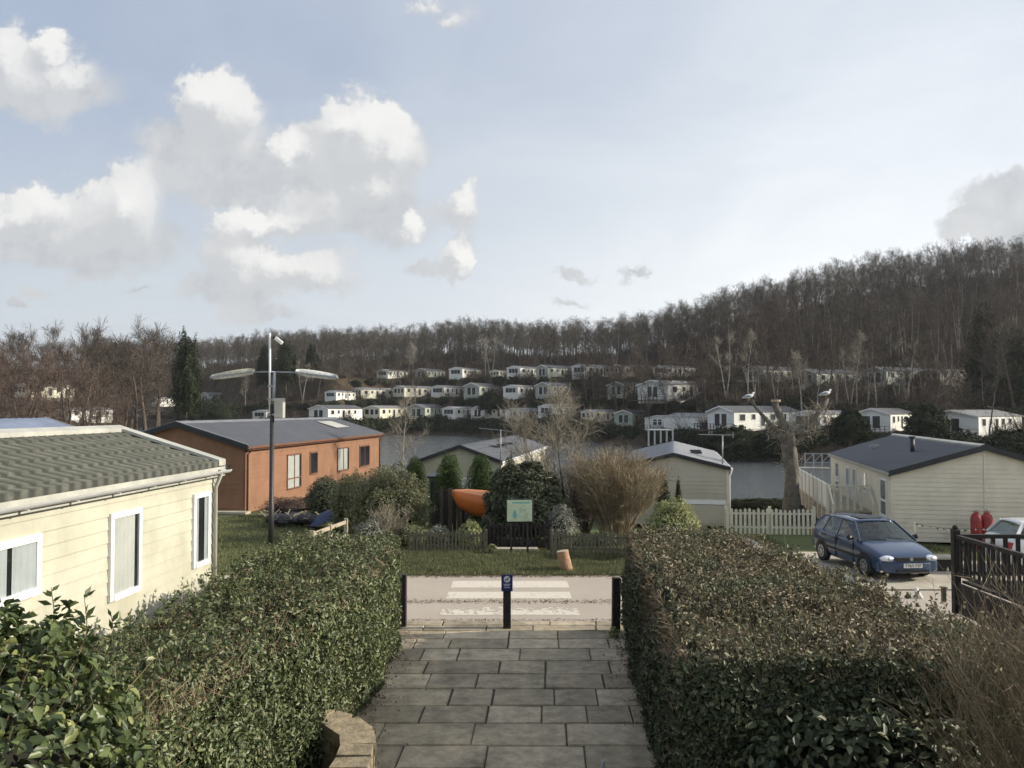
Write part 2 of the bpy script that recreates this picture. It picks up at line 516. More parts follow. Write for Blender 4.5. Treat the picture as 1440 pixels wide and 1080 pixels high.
def build_ground():
    ys = np.concatenate([np.arange(-12, 30, 1.0), np.arange(30, 100, 2.0), np.arange(100, 320, 2.5), np.arange(320, 620, 8), np.arange(620, 1500, 60)])
    xs = np.concatenate([np.arange(-900, -240, 40), np.arange(-240, -30, 3.5), np.arange(-30, 30, 1.5), np.arange(30, 240, 3.5), np.arange(240, 900, 40)])
    X, Y = np.meshgrid(xs, ys)
    Z = ground_np(X.ravel(), Y.ravel())
    nzv = lump(np.stack([X.ravel(), Y.ravel(), 0 * Z], 1), 0.35)
    far = np.clip((Y.ravel() - 60) / 80, 0, 1)
    Z = Z + nzv * 0.35 * far - 0.03 * (far <= 0)
    V = np.stack([X.ravel(), Y.ravel(), Z], 1)
    ny, nx = X.shape
    i = (np.arange(ny - 1)[:, None] * nx + np.arange(nx - 1)[None, :]).ravel()
    f = np.stack([i, i + 1, i + nx + 1, i + nx], 1)
    m, nt, b, out = new_mat('ground_mat')
    geo = N(nt, 'ShaderNodeNewGeometry')
    sep = N(nt, 'ShaderNodeSeparateXYZ'); nt.links.new(geo.outputs['Position'], sep.inputs[0])
    f1 = nz(nt, 0.8, 6, 0.7, geo.outputs['Position'])
    f2 = nz(nt, 9, 5, 0.7, geo.outputs['Position'])
    grass = mixc(nt, 0.6, ramp(nt, [(0.3, (0.08, 0.095, 0.045)), (0.55, (0.115, 0.128, 0.062)), (0.72, (0.17, 0.165, 0.09))], f1),
                 ramp(nt, [(0.3, (0.08, 0.095, 0.036)), (0.7, (0.17, 0.185, 0.08))], f2))
    wood = ramp(nt, [(0.3, (0.035, 0.03, 0.02)), (0.55, (0.075, 0.058, 0.038)), (0.75, (0.13, 0.10, 0.065))], f1)
    mr = N(nt, 'ShaderNodeMapRange'); mr.inputs[1].default_value = 33; mr.inputs[2].default_value = 37  # brown starts this near to put the tree-shaded bank into the colour
    nt.links.new(sep.outputs[1], mr.inputs[0])
    nt.links.new(mixc(nt, mr.outputs[0], grass, wood), b.inputs['Base Color'])
    b.inputs['Roughness'].default_value = 0.95
    b.inputs['Specular IOR Level'].default_value = 0.1
    bump(nt, b, nz(nt, 14, 5, 0.8, geo.outputs['Position']), 0.6, 0.05)
    g = np_obj('ground', V, f, 'ground_mat', smooth=True)
    tag(g, kind='structure')
build_ground()

def build_water():
    m, nt, b, out = new_mat('water_mat')
    geo = N(nt, 'ShaderNodeNewGeometry')
    b.inputs['Base Color'].default_value = (0.07, 0.08, 0.08, 1)
    b.inputs['Roughness'].default_value = 0.10
    mp = N(nt, 'ShaderNodeMapping'); mp.inputs['Scale'].default_value = (0.55, 1.2, 1)
    nt.links.new(geo.outputs['Position'], mp.inputs[0])
    bump(nt, b, nz(nt, 1.0, 5, 0.65, mp.outputs[0]), 0.6, 0.35)
    mb = MB()
    mb.face([(-260, 50, -2.0), (220, 50, -2.0), (220, 460, -2.0), (-260, 460, -2.0)])
    o = mb.build('lake_water', 'water_mat')
    tag(o, kind='structure')
build_water()

# ------------------------------------------------------------------ road, path, verge
def build_road():
    m, nt, b, out = new_mat('asphalt')
    geo = N(nt, 'ShaderNodeNewGeometry')
    f1 = nz(nt, 0.7, 6, 0.7, geo.outputs['Position']); f2 = nz(nt, 60, 3, 0.7, geo.outputs['Position'])
    c = mixc(nt, 0.5, ramp(nt, [(0.3, (0.34, 0.30, 0.245)), (0.7, (0.45, 0.395, 0.325))], f1), ramp(nt, [(0.3, (0.32, 0.275, 0.22)), (0.7, (0.52, 0.45, 0.37))], f2))
    nt.links.new(c, b.inputs['Base Color']); b.inputs['Roughness'].default_value = 0.85
    bump(nt, b, f2, 0.4, 0.01)
    mb = MB()
    n = 120
    for i in range(n):
        x0, x1 = -60 + i, -59 + i
        ya, yb = 16.35, 20.85
        za, zb, zc, zd = gz(x0, ya), gz(x1, ya), gz(x1, yb), gz(x0, yb)
        mb.face([(x0, ya, za + .004), (x1, ya, zb + .004), (x1, yb, zc + .004), (x0, yb, zd + .004)])
    tag(mb.build('road', 'asphalt'), kind='structure')
    # worn white stripes of the crossing: many ragged cells, so the paint has gaps where it has gone
    m, nt, b, out = new_mat('road_paint')
    f = nz(nt, 14, 6, 0.8)
    nt.links.new(ramp(nt, [(0.3, (0.54, 0.49, 0.40)), (0.6, (0.68, 0.62, 0.52))], f), b.inputs['Base Color'])
    b.inputs['Roughness'].default_value = 0.7
    mb = MB()
    rng = random.Random(3)
    for (y0, y1, xa, xb, wear) in ((19.4, 20.2, -1.45, 1.38, 0.02), (18.3, 19.0, -1.47, 1.36, 0.03), (16.85, 17.55, -1.48, 1.40, 0.30)):
        s = 0.035
        ny, nx = int((y1 - y0) / s), int((xb - xa) / s)
        for j in range(ny):
            for i in range(nx):
                x, y = xa + i * s, y0 + j * s
                q = noise.noise(Vector((x * 5, y * 9, 1.3))) * 0.5 + noise.noise(Vector((x * 17, y * 22, 4.3))) * 0.5
                lim = wear * (0.4 + 1.6 * (j / ny)) if wear > .1 else wear
                if (q + 0.5) * 0.9 < lim + (0.12 if (i < 1 or i > nx - 2) else 0): continue
                mb.face([(x, y, 0.008), (x + s, y, 0.008), (x + s, y + s, 0.008), (x, y + s, 0.008)])
    tag(mb.build('road_marking', 'road_paint'), kind='structure')
build_road()

def build_path():
    m, nt, b, out = new_mat('flagstone')
    g = N(nt, 'ShaderNodeNewGeometry')
    c1 = ramp(nt, [(0, (0.29, 0.25, 0.18)), (0.5, (0.40, 0.345, 0.255)), (1, (0.54, 0.46, 0.345))], g.outputs['Random Per Island'])
    f = nz(nt, 3.5, 7, 0.75)
    c2 = ramp(nt, [(0.3, (0.5, 0.5, 0.46)), (0.5, (0.9, 0.88, 0.84)), (0.72, (1.3, 1.27, 1.2))], f)
    c = mixc(nt, 1.0, c1, c2, 'MULTIPLY')
    c = mixc(nt, 1.0, c, ramp(nt, [(.32, (.55, .56, .50)), (.5, (1, 1, 1)), (.7, (1.22, 1.16, 1.05))], nz(nt, .9, 6, .75)), 'MULTIPLY')
    c = mixc(nt, 1.0, c, ramp(nt, [(.30, (.45, .48, .36)), (.42, (1, 1, 1))], nz(nt, 22, 4, .8)), 'MULTIPLY')
    nt.links.new(c, b.inputs['Base Color']); b.inputs['Roughness'].default_value = 0.75
    bump(nt, b, nz(nt, 9, 6, 0.75), 0.5, 0.03)
    rng = random.Random(11)
    tag(MB().box((-2.9, 7.6, -0.2), (3.1, 16.33, -0.012)).build('path_bed', 'mortar'), kind='structure')
    mb = MB()
    rows = [7.7, 8.35, 9.0, 9.66, 10.32, 11.05, 11.7, 12.4, 13.08, 13.76, 14.45, 15.05, 15.6, 16.0, 16.32]
    for a, bb in zip(rows[:-1], rows[1:]):
        x = -2.9 - rng.random() * 0.6
        sk = 0.04
        while x < 3.0:
            w = rng.choice([0.62, 0.75, 0.9, 1.05, 1.2]) if a < 15 else rng.choice([0.9, 1.2])
            x1 = x + w
            g2 = 0.012
            dz = rng.uniform(0, 0.008)
            tx, ty = rng.uniform(-.007, .007), rng.uniform(-.007, .007)
            y0, y1 = a + g2 * .6 + rng.uniform(0, .02), bb - g2 * .6 - rng.uniform(0, .02)
            xa, xb = x + rng.uniform(.002, .014), x1 - rng.uniform(.002, .014)
            if xa < -2.9: xa = -2.9
            if xb > 3.05: xb = 3.05
            if xb - xa > 0.1:
                z = 0.018 + dz
                e = 0.012
                sh = lambda yy: sk * (yy - 12)
                top = [(xa + e, y0 + e, z + tx), (xb - e, y0 + e, z - tx), (xb - e, y1 - e, z + ty), (xa + e, y1 - e, z - ty)]
                bot = [(xa, y0, 0.0), (xb, y0, 0.0), (xb, y1, 0.0), (xa, y1, 0.0)]
                top = [(p[0] + sh(p[1]), p[1], p[2]) for p in top]; bot = [(p[0] + sh(p[1]), p[1], p[2]) for p in bot]
                i = len(mb.v); mb.v += bot + top
                mb.f += [(i + 4, i + 5, i + 6, i + 7)] + [(i + k, i + (k + 1) % 4, i + 4 + (k + 1) % 4, i + 4 + k) for k in range(4)]
            x = x1
    tag(mb.build('path', 'flagstone'), kind='structure')
    # steps down from where the photographer stands
    mb = MB()
    for k in range(15):
        z1 = 0.18 * (k + 1); y1 = 7.6 - k * 0.45
        mb.box((-1.5, y1 - 0.45, z1 - 0.4), (1.5, y1, z1 if k < 14 else 2.62))
    tag(mb.build('steps', 'concrete'), kind='structure')
build_path()

def np_scatter_litter():
    rng = np.random.default_rng(5)
    lst = []
    def patch(n, fx, fy, z, s):
        C = np.stack([fx(n), fy(n), np.full(n, z) + rng.random(n) * 0.015], 1)
        lst.append(leaves_arrays(rng, C, np.tile([0, 0, 1.0], (n, 1)), s * (0.6 + rng.random(n)), s * 0.6 * (0.6 + rng.random(n)), 0.35, 'quad'))
    patch(1300, lambda n: -2.15 + rng.exponential(0.16, n) * 1.0, lambda n: rng.uniform(8.5, 15.5, n), 0.03, 0.035)
    patch(900, lambda n: 1.95 - rng.exponential(0.10, n), lambda n: rng.uniform(8.5, 15.5, n), 0.03, 0.035)
    patch(900, lambda n: rng.uniform(-2.4, 2.4, n), lambda n: 18.0 + rng.normal(0, 0.10, n), 0.012, 0.035)
    patch(500, lambda n: rng.uniform(-2.4, 2.6, n), lambda n: 16.42 + rng.normal(0, 0.05, n), 0.012, 0.03)
    patch(1500, lambda n: rng.uniform(-4, 4, n), lambda n: 20.72 + rng.normal(0, 0.10, n), 0.012, 0.04)
    v, f = cat_arr(lst)
    tag(np_obj('leaf_litter', v, f, 'litter'), 'dry brown leaf litter along the edges of the path and road', 'litter', kind='stuff')
np_scatter_litter()

def build_grass():
    rng = np.random.default_rng(8)
    lst = []
    def patch(n, x0, x1, y0, y1, h, w):
        X, Y = rng.uniform(x0, x1, n), rng.uniform(y0, y1, n)
        pn = np.stack([X, Y, 0 * X], 1)
        A = np.stack([X, Y, ground_np(X, Y) - 0.03], 1)
        h = h * (0.5 + rng.random(n)) * (1 + 0.5 * lump(pn, 2.2))
        D = np.stack([rng.normal(0, .45, n), rng.normal(0, .45, n), np.ones(n)], 1)
        B = A + unit(D) * h[:, None]
        lst.append(strips_arrays(A, B, w, w * 0.15, rng))
    patch(60000, -3.6, 4.6, 20.82, 24.6, 0.09, 0.016)
    patch(900, -3.6, 4.6, 20.78, 20.9, 0.15, 0.02)
    patch(22000, -12, -3.2, 20.9, 33, 0.09, 0.022)
    patch(14000, 4.0, 9.5, 20.9, 30.4, 0.08, 0.022)
    patch(2500, 11.5, 14.5, 25.5, 28.5, 0.12, 0.025)
    v, f = cat_arr(lst)
    tag(np_obj('grass', v, f, 'grass_blade'), 'short winter grass of the verge and lawns beyond the road', 'grass', kind='stuff')
build_grass()

def build_pads():
    def sheet(name, pts, mat, dz=0.012, n=10):
        mb = MB()
        a, b, c, d = [Vector((*p, 0)) for p in pts]
        g = [[None] * (n + 1) for _ in range(n + 1)]
        for i in range(n + 1):
            for j in range(n + 1):
                u, v = i / n, j / n
                p = (a * (1 - u) + b * u) * (1 - v) + (d * (1 - u) + c * u) * v
                g[i][j] = len(mb.v)
                mb.v.append((p.x, p.y, gz(p.x, p.y) + dz))
        for i in range(n):
            for j in range(n):
                mb.f.append((g[i][j], g[i + 1][j], g[i + 1][j + 1], g[i][j + 1]))
        tag(mb.build(name, mat, smooth=True), kind='structure')
    sheet('driveway', [(8.6, 20.86), (12.8, 20.86), (12.6, 27.2), (8.6, 27.2)], 'concrete', 0.03)
    sheet('footpath', [(6.3, 25.0), (8.58, 25.0), (8.58, 29.6), (7.6, 29.6)], 'concrete', 0.035)
    sheet('parking_bay', [(13.0, 20.86), (22, 20.86), (22, 25.2), (13.0, 25.2)], 'asphalt', 0.02)
build_pads()

# ------------------------------------------------------------------ buildings
def cladding(mb, org, u, n, left, right, z0, z1, bh=0.15, lap=0.016):
    """lapped boards: org origin, u horizontal dir, n outward normal, left/right(z) edges"""
    u, n, org = Vector(u), Vector(n), Vector(org)
    z = z0
    while z < z1 - 1e-4:
        zt = min(z + bh, z1)
        l0, r0, l1, r1 = left(z), right(z), left(zt), right(zt)
        if r0 - l0 < 0.02: break
        if r1 - l1 < 0.0: l1 = r1 = (l1 + r1) / 2
        q = lambda s, zz, o: org + u * s + n * o + Vector((0, 0, zz))
        mb.face([q(l0, z, lap), q(r0, z, lap), q(r1, zt, 0), q(l1, zt, 0)])
        mb.face([q(l0, z, 0), q(r0, z, 0), q(r0, z, lap), q(l0, z, lap)])
        z = zt

def window(parent, side, M, s, z0, z1, wd, wall, frame_mat='pvc_white', panes=1, curtain=None, fw=0.06, depth=0.05, split=None, curtain_gap=0.0, name='window', detail=True):
    """side: (org, u, n) in the local frame of the house; s = centre along u"""
    org, u, n = [Vector(k) for k in side]
    def q(a, z, o): return org + u * a + n * o + Vector((0, 0, z))
    a0, a1 = s - wd / 2, s + wd / 2
    fr = MB()
    def bx(mb, x0, x1, za, zb, o0, o1):
        i = len(mb.v)
        mb.v += [tuple(q(x0, za, o0)), tuple(q(x1, za, o0)), tuple(q(x1, za, o1)), tuple(q(x0, za, o1)), tuple(q(x0, zb, o0)), tuple(q(x1, zb, o0)), tuple(q(x1, zb, o1)), tuple(q(x0, zb, o1))]
        for t in ((0, 1, 2, 3), (7, 6, 5, 4), (0, 4, 5, 1), (1, 5, 6, 2), (2, 6, 7, 3), (3, 7, 4, 0)): mb.f.append(tuple(i + k for k in t))
    bx(fr, a0, a0 + fw, z0, z1, 0.0, depth); bx(fr, a1 - fw, a1, z0, z1, 0.0, depth)
    bx(fr, a0 + fw, a1 - fw, z1 - fw, z1, 0.0, depth); bx(fr, a0 + fw, a1 - fw, z0, z0 + fw, 0.0, depth + 0.015)
    for k in range(1, panes):
        c = a0 + (a1 - a0) * k / panes
        bx(fr, c - fw * .4, c + fw * .4, z0 + fw, z1 - fw, 0.0, depth)
    if split: bx(fr, a0 + fw, a1 - fw, split - fw * .4, split + fw * .4, 0.0, depth - .003)
    w = fr.build(name, frame_mat, parent)
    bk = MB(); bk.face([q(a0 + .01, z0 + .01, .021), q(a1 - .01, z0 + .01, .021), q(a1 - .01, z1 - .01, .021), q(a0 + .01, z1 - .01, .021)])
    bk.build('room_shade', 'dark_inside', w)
    if not detail: return w
    if curtain:
        cu = MB()
        nn = max(12, int(wd * 40))
        b0, b1 = a0 + fw, a1 - fw
        if curtain_gap: rngs = [(b0, b0 + (b1 - b0) * (1 - curtain_gap) / 2), (b1 - (b1 - b0) * (1 - curtain_gap) / 2, b1)]
        else: rngs = [(b0, b1 - (b1 - b0) * 0.12)]
        for (c0, c1) in rngs:
            prev = None
            for k in range(nn + 1):
                t = c0 + (c1 - c0) * k / nn
                o = 0.029 + 0.006 * math.sin(t * 70 + 2 * math.sin(t * 9))
                cur = (t, o)
                if prev: cu.face([q(prev[0], z0 + fw, prev[1]), q(t, z0 + fw, o), q(t, z1 - fw, o), q(prev[0], z1 - fw, prev[1])])
                prev = cur
        cu.build('curtain', curtain, w, smooth=True)
    gl = MB(); o = depth - 0.012
    gl.face([q(a0 + fw * .9, z0 + fw * .9, o), q(a1 - fw * .9, z0 + fw * .9, o), q(a1 - fw * .9, z1 - fw * .9, o), q(a0 + fw * .9, z1 - fw * .9, o)])
    gl.build('pane', 'glass', w)
    return w

class House:
    """gable at local y=0 facing -y, ridge along +y, long walls at x=+-w; floor at z=0"""
    def __init__(s, name, label, cat, loc, vdir, w, L, eave, ridge, wall, roof, trim, group=None, over=0.18, rake=0.15, rooft=0.05, board=0.15, trim_h=0.14, roof_kind='flat', skirt=None, ridgecap=None):
        rz = -math.atan2(vdir[0], vdir[1])
        s.root = empty(name, loc, rz, label, cat, group)
        s.M = frame_of(loc, rz); s.Mi = s.M.inverted()
        s.w, s.L, s.eave, s.ridge = w, L, eave, ridge
        mb = MB()
        cw = lambda z: w
        k = (ridge - eave) / w
        hw = lambda z: w if z <= eave else max(0.0, (ridge - z) / k)
        cladding(mb, (0, 0, 0), (1, 0, 0), (0, -1, 0), lambda z: -hw(z), hw, 0, ridge, board)
        cladding(mb, (0, L, 0), (-1, 0, 0), (0, 1, 0), lambda z: -hw(z), hw, 0, ridge, board)
        cladding(mb, (w, 0, 0), (0, 1, 0), (1, 0, 0), lambda z: 0, lambda z: L, 0, eave, board)
        cladding(mb, (-w, 0, 0), (0, 1, 0), (-1, 0, 0), lambda z: 0, lambda z: L, 0, eave, board)
        s.wall = mb.build('wall', wall, s.root)
        # corner posts
        for x in (-w, w):
            for y in (0, L):
                mb = MB()
                sx, sy = (1 if x > 0 else -1), (-1 if y == 0 else 1)
                mb.box((x - sx * 0.06, y - sy * 0.06, 0.0), (x + sx * 0.016, y + sy * 0.016, eave - 0.01))
                mb.build('corner_trim', skirt or wall, s.root)
        # roof slabs
        sl = math.atan2(ridge - eave, w)
        ex = over
        zE = eave - ex * math.tan(sl)
        s.slope = sl
        t = rooft
        mb = MB()
        y0, y1 = -rake, L + rake
        if roof_kind == 'flat':
            for sx in (1, -1):
                a = [(0, y0, ridge), (sx * (w + ex), y0, zE), (sx * (w + ex), y1, zE), (0, y1, ridge)]
                b = [(p[0], p[1], p[2] + t) for p in a]
                i = len(mb.v); mb.v += a + b
                qs = [(i + 4, i + 5, i + 6, i + 7), (i + 3, i + 2, i + 1, i)] + [(i + k2, i + (k2 + 1) % 4, i + 4 + (k2 + 1) % 4, i + 4 + k2) for k2 in (0, 1, 2)]
                mb.f += qs
            s.roof = mb.build('roof', roof, s.root)
        elif roof_kind in ('tile', 'rib'):
            if roof_kind == 'tile': pitch, amp, course, stp = 0.24, 0.055, 0.36, 0.034
            else: pitch, amp, course, stp = 0.30, 0.008, 0.33, 0.010
            LS = (w + ex) / math.cos(sl)
            nv_rows = int(LS / course) + 1
            vs = []
            for r in range(nv_rows):
                a, b = r * course, min((r + 1) * course, LS)
                vs += [(a + 0.001, 0.0), (b - 0.001, stp)]
            npu = 10
            nu = int((y1 - y0) / pitch * npu)
            us = np.linspace(y0, y1, nu + 1)
            ph = (us - y0) / pitch
            prof = amp * (np.abs(np.sin(PI * ph)) ** 0.7) if roof_kind == 'tile' else amp * np.sin(2 * PI * ph)
            prof = prof - prof.min()
            for sx in ((1, -1)):
                V = []
                for (d, st) in vs:
                    # height above slope plane
                    hgt = prof + st + 0.012
                    V.append(np.stack([sx * (d * math.cos(sl) + hgt * math.sin(sl) * 0), us, ridge - d * math.sin(sl) + hgt], 1) if False else
                             np.stack([np.full_like(us, sx * d * math.cos(sl)), us, ridge - d * math.sin(sl) + hgt], 1))
                V.append(np.stack([np.full_like(us, sx * LS * math.cos(sl)), us, np.full_like(us, ridge - LS * math.sin(sl)) - 0.004], 1))
                V = np.concatenate(V)
                nr, nc = len(vs) + 1, len(us)
                i = (np.arange(nr - 1)[:, None] * nc + np.arange(nc - 1)[None, :]).ravel()
                f = np.stack([i, i + 1, i + nc + 1, i + nc], 1)
                if sx > 0: f = f[:, ::-1]
                if sx > 0: VV, FF = V, f
                else: VV2, FF2 = V, f
            v, f = cat_arr([(VV, FF), (VV2, FF2)])
            s.roof = np_obj('roof', v, f, roof, s.root)
            un = MB()
            for sx in (1, -1):
                un.face([(0, y0, ridge - .005), (sx * (w + ex), y0, zE - .005), (sx * (w + ex), y1, zE - .005), (0, y1, ridge - .005)])
            un.build('soffit', 'fascia_black', s.root)
        # bargeboards along the rakes and eaves fascia
        for yy in (y0 - 0.012, y1 + 0.012):
            for sx in (1, -1):
                mb = MB()
                a = Vector((0, yy, ridge + t * .6 - trim_h * .35)); b = Vector((sx * (w + ex), yy, zE + t * .6 - trim_h * .35))
                i = len(mb.v)
                for p in (a, b):
                    mb.v += [(p.x, p.y - .012, p.z - trim_h / 2), (p.x, p.y + .012, p.z - trim_h / 2), (p.x, p.y + .012, p.z + trim_h / 2), (p.x, p.y - .012, p.z + trim_h / 2)]
                for q in ((0, 1, 2, 3), (7, 6, 5, 4), (0, 4, 5, 1), (1, 5, 6, 2), (2, 6, 7, 3), (3, 7, 4, 0)): mb.f.append(tuple(i + k2 for k2 in q))
                mb.build('bargeboard', trim, s.root)
        s.zE = zE; s.ex = ex
        if ridgecap:
            mb = MB()
            cw_ = 0.16
            for sx in (1, -1):
                zc = ridge + t + (0.095 if roof_kind == 'tile' else 0.035)
                mb.face([(0, y0, zc), (sx * cw_, y0, zc - cw_ * math.tan(sl) * 1.05), (sx * cw_, y1, zc - cw_ * math.tan(sl) * 1.05), (0, y1, zc)])
                mb.face([(sx * cw_, y0, zc - cw_ * math.tan(sl) * 1.05), (sx * cw_, y0, zc - 0.07 - cw_ * math.tan(sl)), (sx * cw_, y1, zc - 0.07 - cw_ * math.tan(sl)), (sx * cw_, y1, zc - cw_ * math.tan(sl) * 1.05)])
            mb.build('ridge_cap', ridgecap, s.root)
    def side(s, k):
        return {'R': ((s.w, 0, 0), (0, 1, 0), (1, 0, 0)), 'L': ((-s.w, 0, 0), (0, 1, 0), (-1, 0, 0)), 'F': ((0, 0, 0), (1, 0, 0), (0, -1, 0))}[k]
    def hit(s, px, py, k):
        o = s.Mi @ Vector((0, 0, CZ)); d = (s.Mi.to_3x3() @ ray(px, py))
        if k in 'RL':
            x = s.w if k == 'R' else -s.w
            t = (x - o.x) / d.x
            p = o + d * t
            return p.y, p.z
        t = (0 - o.y) / d.y
        p = o + d * t
        return p.x, p.z
    def win_px(s, k, xl, xr, yt, yb, **kw):
        xm, ym = (xl + xr) / 2, (yt + yb) / 2
        a, _ = s.hit(xl, ym, k); b, _ = s.hit(xr, ym, k)
        _, zt = s.hit(xm, yt, k); _, zb = s.hit(xm, yb, k)
        return window(s.root, s.side(k), s.M, (a + b) / 2, zb, zt, abs(b - a), None, **kw)
    def gutter(s, sides, mat, r=0.055, down=(), downmat=None):
        for sd in sides:
            sx = 1 if sd == 'R' else -1
            mb = MB()
            x = sx * (s.w + s.ex + r * 0.7); z = s.zE - (0.055 if r > .058 else .02)
            prof = [(r * math.cos(a), r * math.sin(a)) for a in np.linspace(PI, 2 * PI, 9)]
            prof2 = [(r * .86 * math.cos(a), r * .86 * math.sin(a)) for a in np.linspace(2 * PI, PI, 9)]
            loop = prof + prof2
            ya, yb = -0.2, s.L + 0.2
            i = len(mb.v); n = len(loop)
            for y in (ya, yb):
                mb.v += [(x + p[0], y, z + p[1]) for p in loop]
            for k in range(n): mb.f.append((i + k, i + (k + 1) % n, i + n + (k + 1) % n, i + n + k))
            mb.f.append(tuple(range(i, i + n))); mb.f.append(tuple(reversed(range(i + n, i + 2 * n))))
            # brackets
            y = ya + .3
            while y < yb:
                mb.box((x - r * 1.05, y - .02, z - r * 1.12), (x + r * 1.05, y + .02, z - r * .9)); y += 0.9
            g = mb.build('gutter', mat, s.root)
            fb = MB().box((sx * (s.w + s.ex - .015), -0.13, s.zE - 0.16), (sx * (s.w + s.ex + .004), s.L + .13, s.zE - 0.002))
            fb.build('fascia', downmat or mat, s.root)
        for (sd, y) in down:
            sx = 1 if sd == 'R' else -1
            xg = sx * (s.w + s.ex + r * .7); xw = sx * (s.w + 0.055)
            mb = MB()
            mb.tube([(xg, y, s.zE - .04), (xg, y, s.zE - .13), (xw, y, s.zE - .34), (xw, y, 0.02)], 0.034, 8)
            mb.build('downpipe', downmat or mat, s.root, smooth=True)

# --- 1 the yellow caravan at the left
def left_caravan():
    vd = Vector((0.074, 1)).normalized()
    u = Vector((vd.y, -vd.x))
    corner = Vector((-5.04, 13.96)); w = 1.78; L = 11.5
    org = corner - u * w - vd * L
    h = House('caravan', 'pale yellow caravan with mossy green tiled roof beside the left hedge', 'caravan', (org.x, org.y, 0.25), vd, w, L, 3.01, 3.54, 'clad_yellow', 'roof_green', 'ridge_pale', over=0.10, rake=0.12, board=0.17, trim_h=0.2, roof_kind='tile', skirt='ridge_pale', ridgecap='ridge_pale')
    h.gutter('R', 'grey_plastic', 0.06, down=[('R', L - 0.12)], downmat='ridge_pale')
    h.win_px('R', 0 - 40, 53, 760, 850, curtain='curtain_grey', fw=0.085, curtain_gap=0.1)
    h.win_px('R', 151, 195, 718, 838, curtain='curtain', fw=0.075)
    h.win_px('R', 269, 292, 693, 795, curtain='curtain_grey', curtain_gap=.45, fw=0.075, split=None)
    # rake cap: the broad pale strip over the far verge
    for sx in (1, -1):
        mb = MB()
        k = h.slope
        a = Vector((0, L - .10, h.ridge + .135)); b = Vector((sx * (w + .1), L - .10, h.zE + .12))
        mb.face([a, b, b + Vector((0, .26, 0)), a + Vector((0, .26, 0))])
        mb.face([a, b, b - Vector((0, 0, .05)), a - Vector((0, 0, .05))])
        mb.face([a + Vector((0, .26, 0)), b + Vector((0, .26, 0)), b + Vector((0, .26, -.18)), a + Vector((0, .26, -.18))])
        mb.face([b, b + Vector((0, .26, 0)), b + Vector((0, .26, -.1)), b + Vector((0, 0, -.1))])
        mb.build('verge_cap', 'ridge_pale', h.root)
    MB().box((w + .02, 1.0, h.eave - .32), (w + .05, 1.04, h.eave - .1)).build('cable_clip', 'grey_plastic', h.root)
    return h
left_caravan()

# --- 2 caravan behind it
def back_left_caravan():
    h = House('caravan', 'caravan whose blue-grey roof shows above the yellow caravan', 'caravan', (-14.6, 13.6, 0.2), (0.074, 1), 1.9, 10.5, 3.14, 3.74, 'clad_cream', 'roof_blue', 'ridge_pale', over=.1, roof_kind='rib')
    h.win_px('R', -30, -10, 640, 700, curtain='curtain')
back_left_caravan()

# --- 3 brown timber lodge
def brown_lodge():
    vd = Vector((162 / F, 1)).normalized(); u = Vector((vd.y, -vd.x))
    corner = P(345, 626, 34); corner = Vector((corner.x, corner.y)); w = 3.0; L = 18.6
    org = corner - u * w
    z0 = -0.1
    h = House('timber_lodge', 'orange-brown timber lodge with dark slate roof behind the lamp post', 'lodge', (org.x, org.y, z0), vd, w, L, 2.84, 3.74, 'clad_orange', 'roof_slate', 'fascia_black', over=.22, rake=.2, board=.2, trim_h=.22, roof_kind='rib', skirt='fascia_brown', ridgecap='roof_grey')
    h.gutter('R', 'fascia_brown', .06, down=[('R', .15), ('R', L - .12)])
    kw = dict(frame_mat='fascia_brown', fw=.07)
    h.win_px('R', 403, 423, 638, 687, curtain='curtain', panes=2, split=h.hit(413, 672, 'R')[1], **kw)
    h.win_px('R', 435, 446, 635, 667, **kw)
    h.win_px('R', 474, 490, 629, 662, curtain='curtain', panes=2, **kw)
    h.win_px('R', 505, 519, 626, 656, curtain=None, panes=2, **kw)
    # pale strip along the near verge, rooflight, door in the gable
    mb = MB()
    a = Vector((0, -.24, h.ridge + .07)); b = Vector((h.w + .22, -.24, h.zE + .07))
    for sx in (1, -1):
        mb.bar((0, -.17, h.ridge + .075), (sx * (h.w + .2), -.17, h.zE + .075), .12, .03)
    mb.build('verge_cap', 'roof_grey', h.root)
    y0, y1 = L * .74, L * .86
    mb = MB()
    for (d0, d1, ya, yb) in ((.7, 1.9, y0, y1),):
        zf = lambda d: h.ridge - d * math.tan(h.slope) + .08
        mb.face([(d0, ya, zf(d0)), (d1, ya, zf(d1)), (d1, yb, zf(d1)), (d0, yb, zf(d0))])
    mb.build('rooflight', 'ridge_pale', h.root)
    dr = MB().box((.9, -.05, .35), (1.8, -.012, 2.35)).build('door', 'fascia_brown', h.root)
    MB().box((1.0, -.06, .5), (1.7, -.052, 1.2)).build('door_panel', 'door_grey', dr)
    ml = MB().box((2.15, -.14, 1.75), (2.27, -.012, 1.98)).build('wall_lamp', 'galv', h.root)
    MB().box((-w - .2, -.55, 0.02), (w + .3, -.06, .12)).build('plinth_slab', 'concrete', h.root)
brown_lodge()

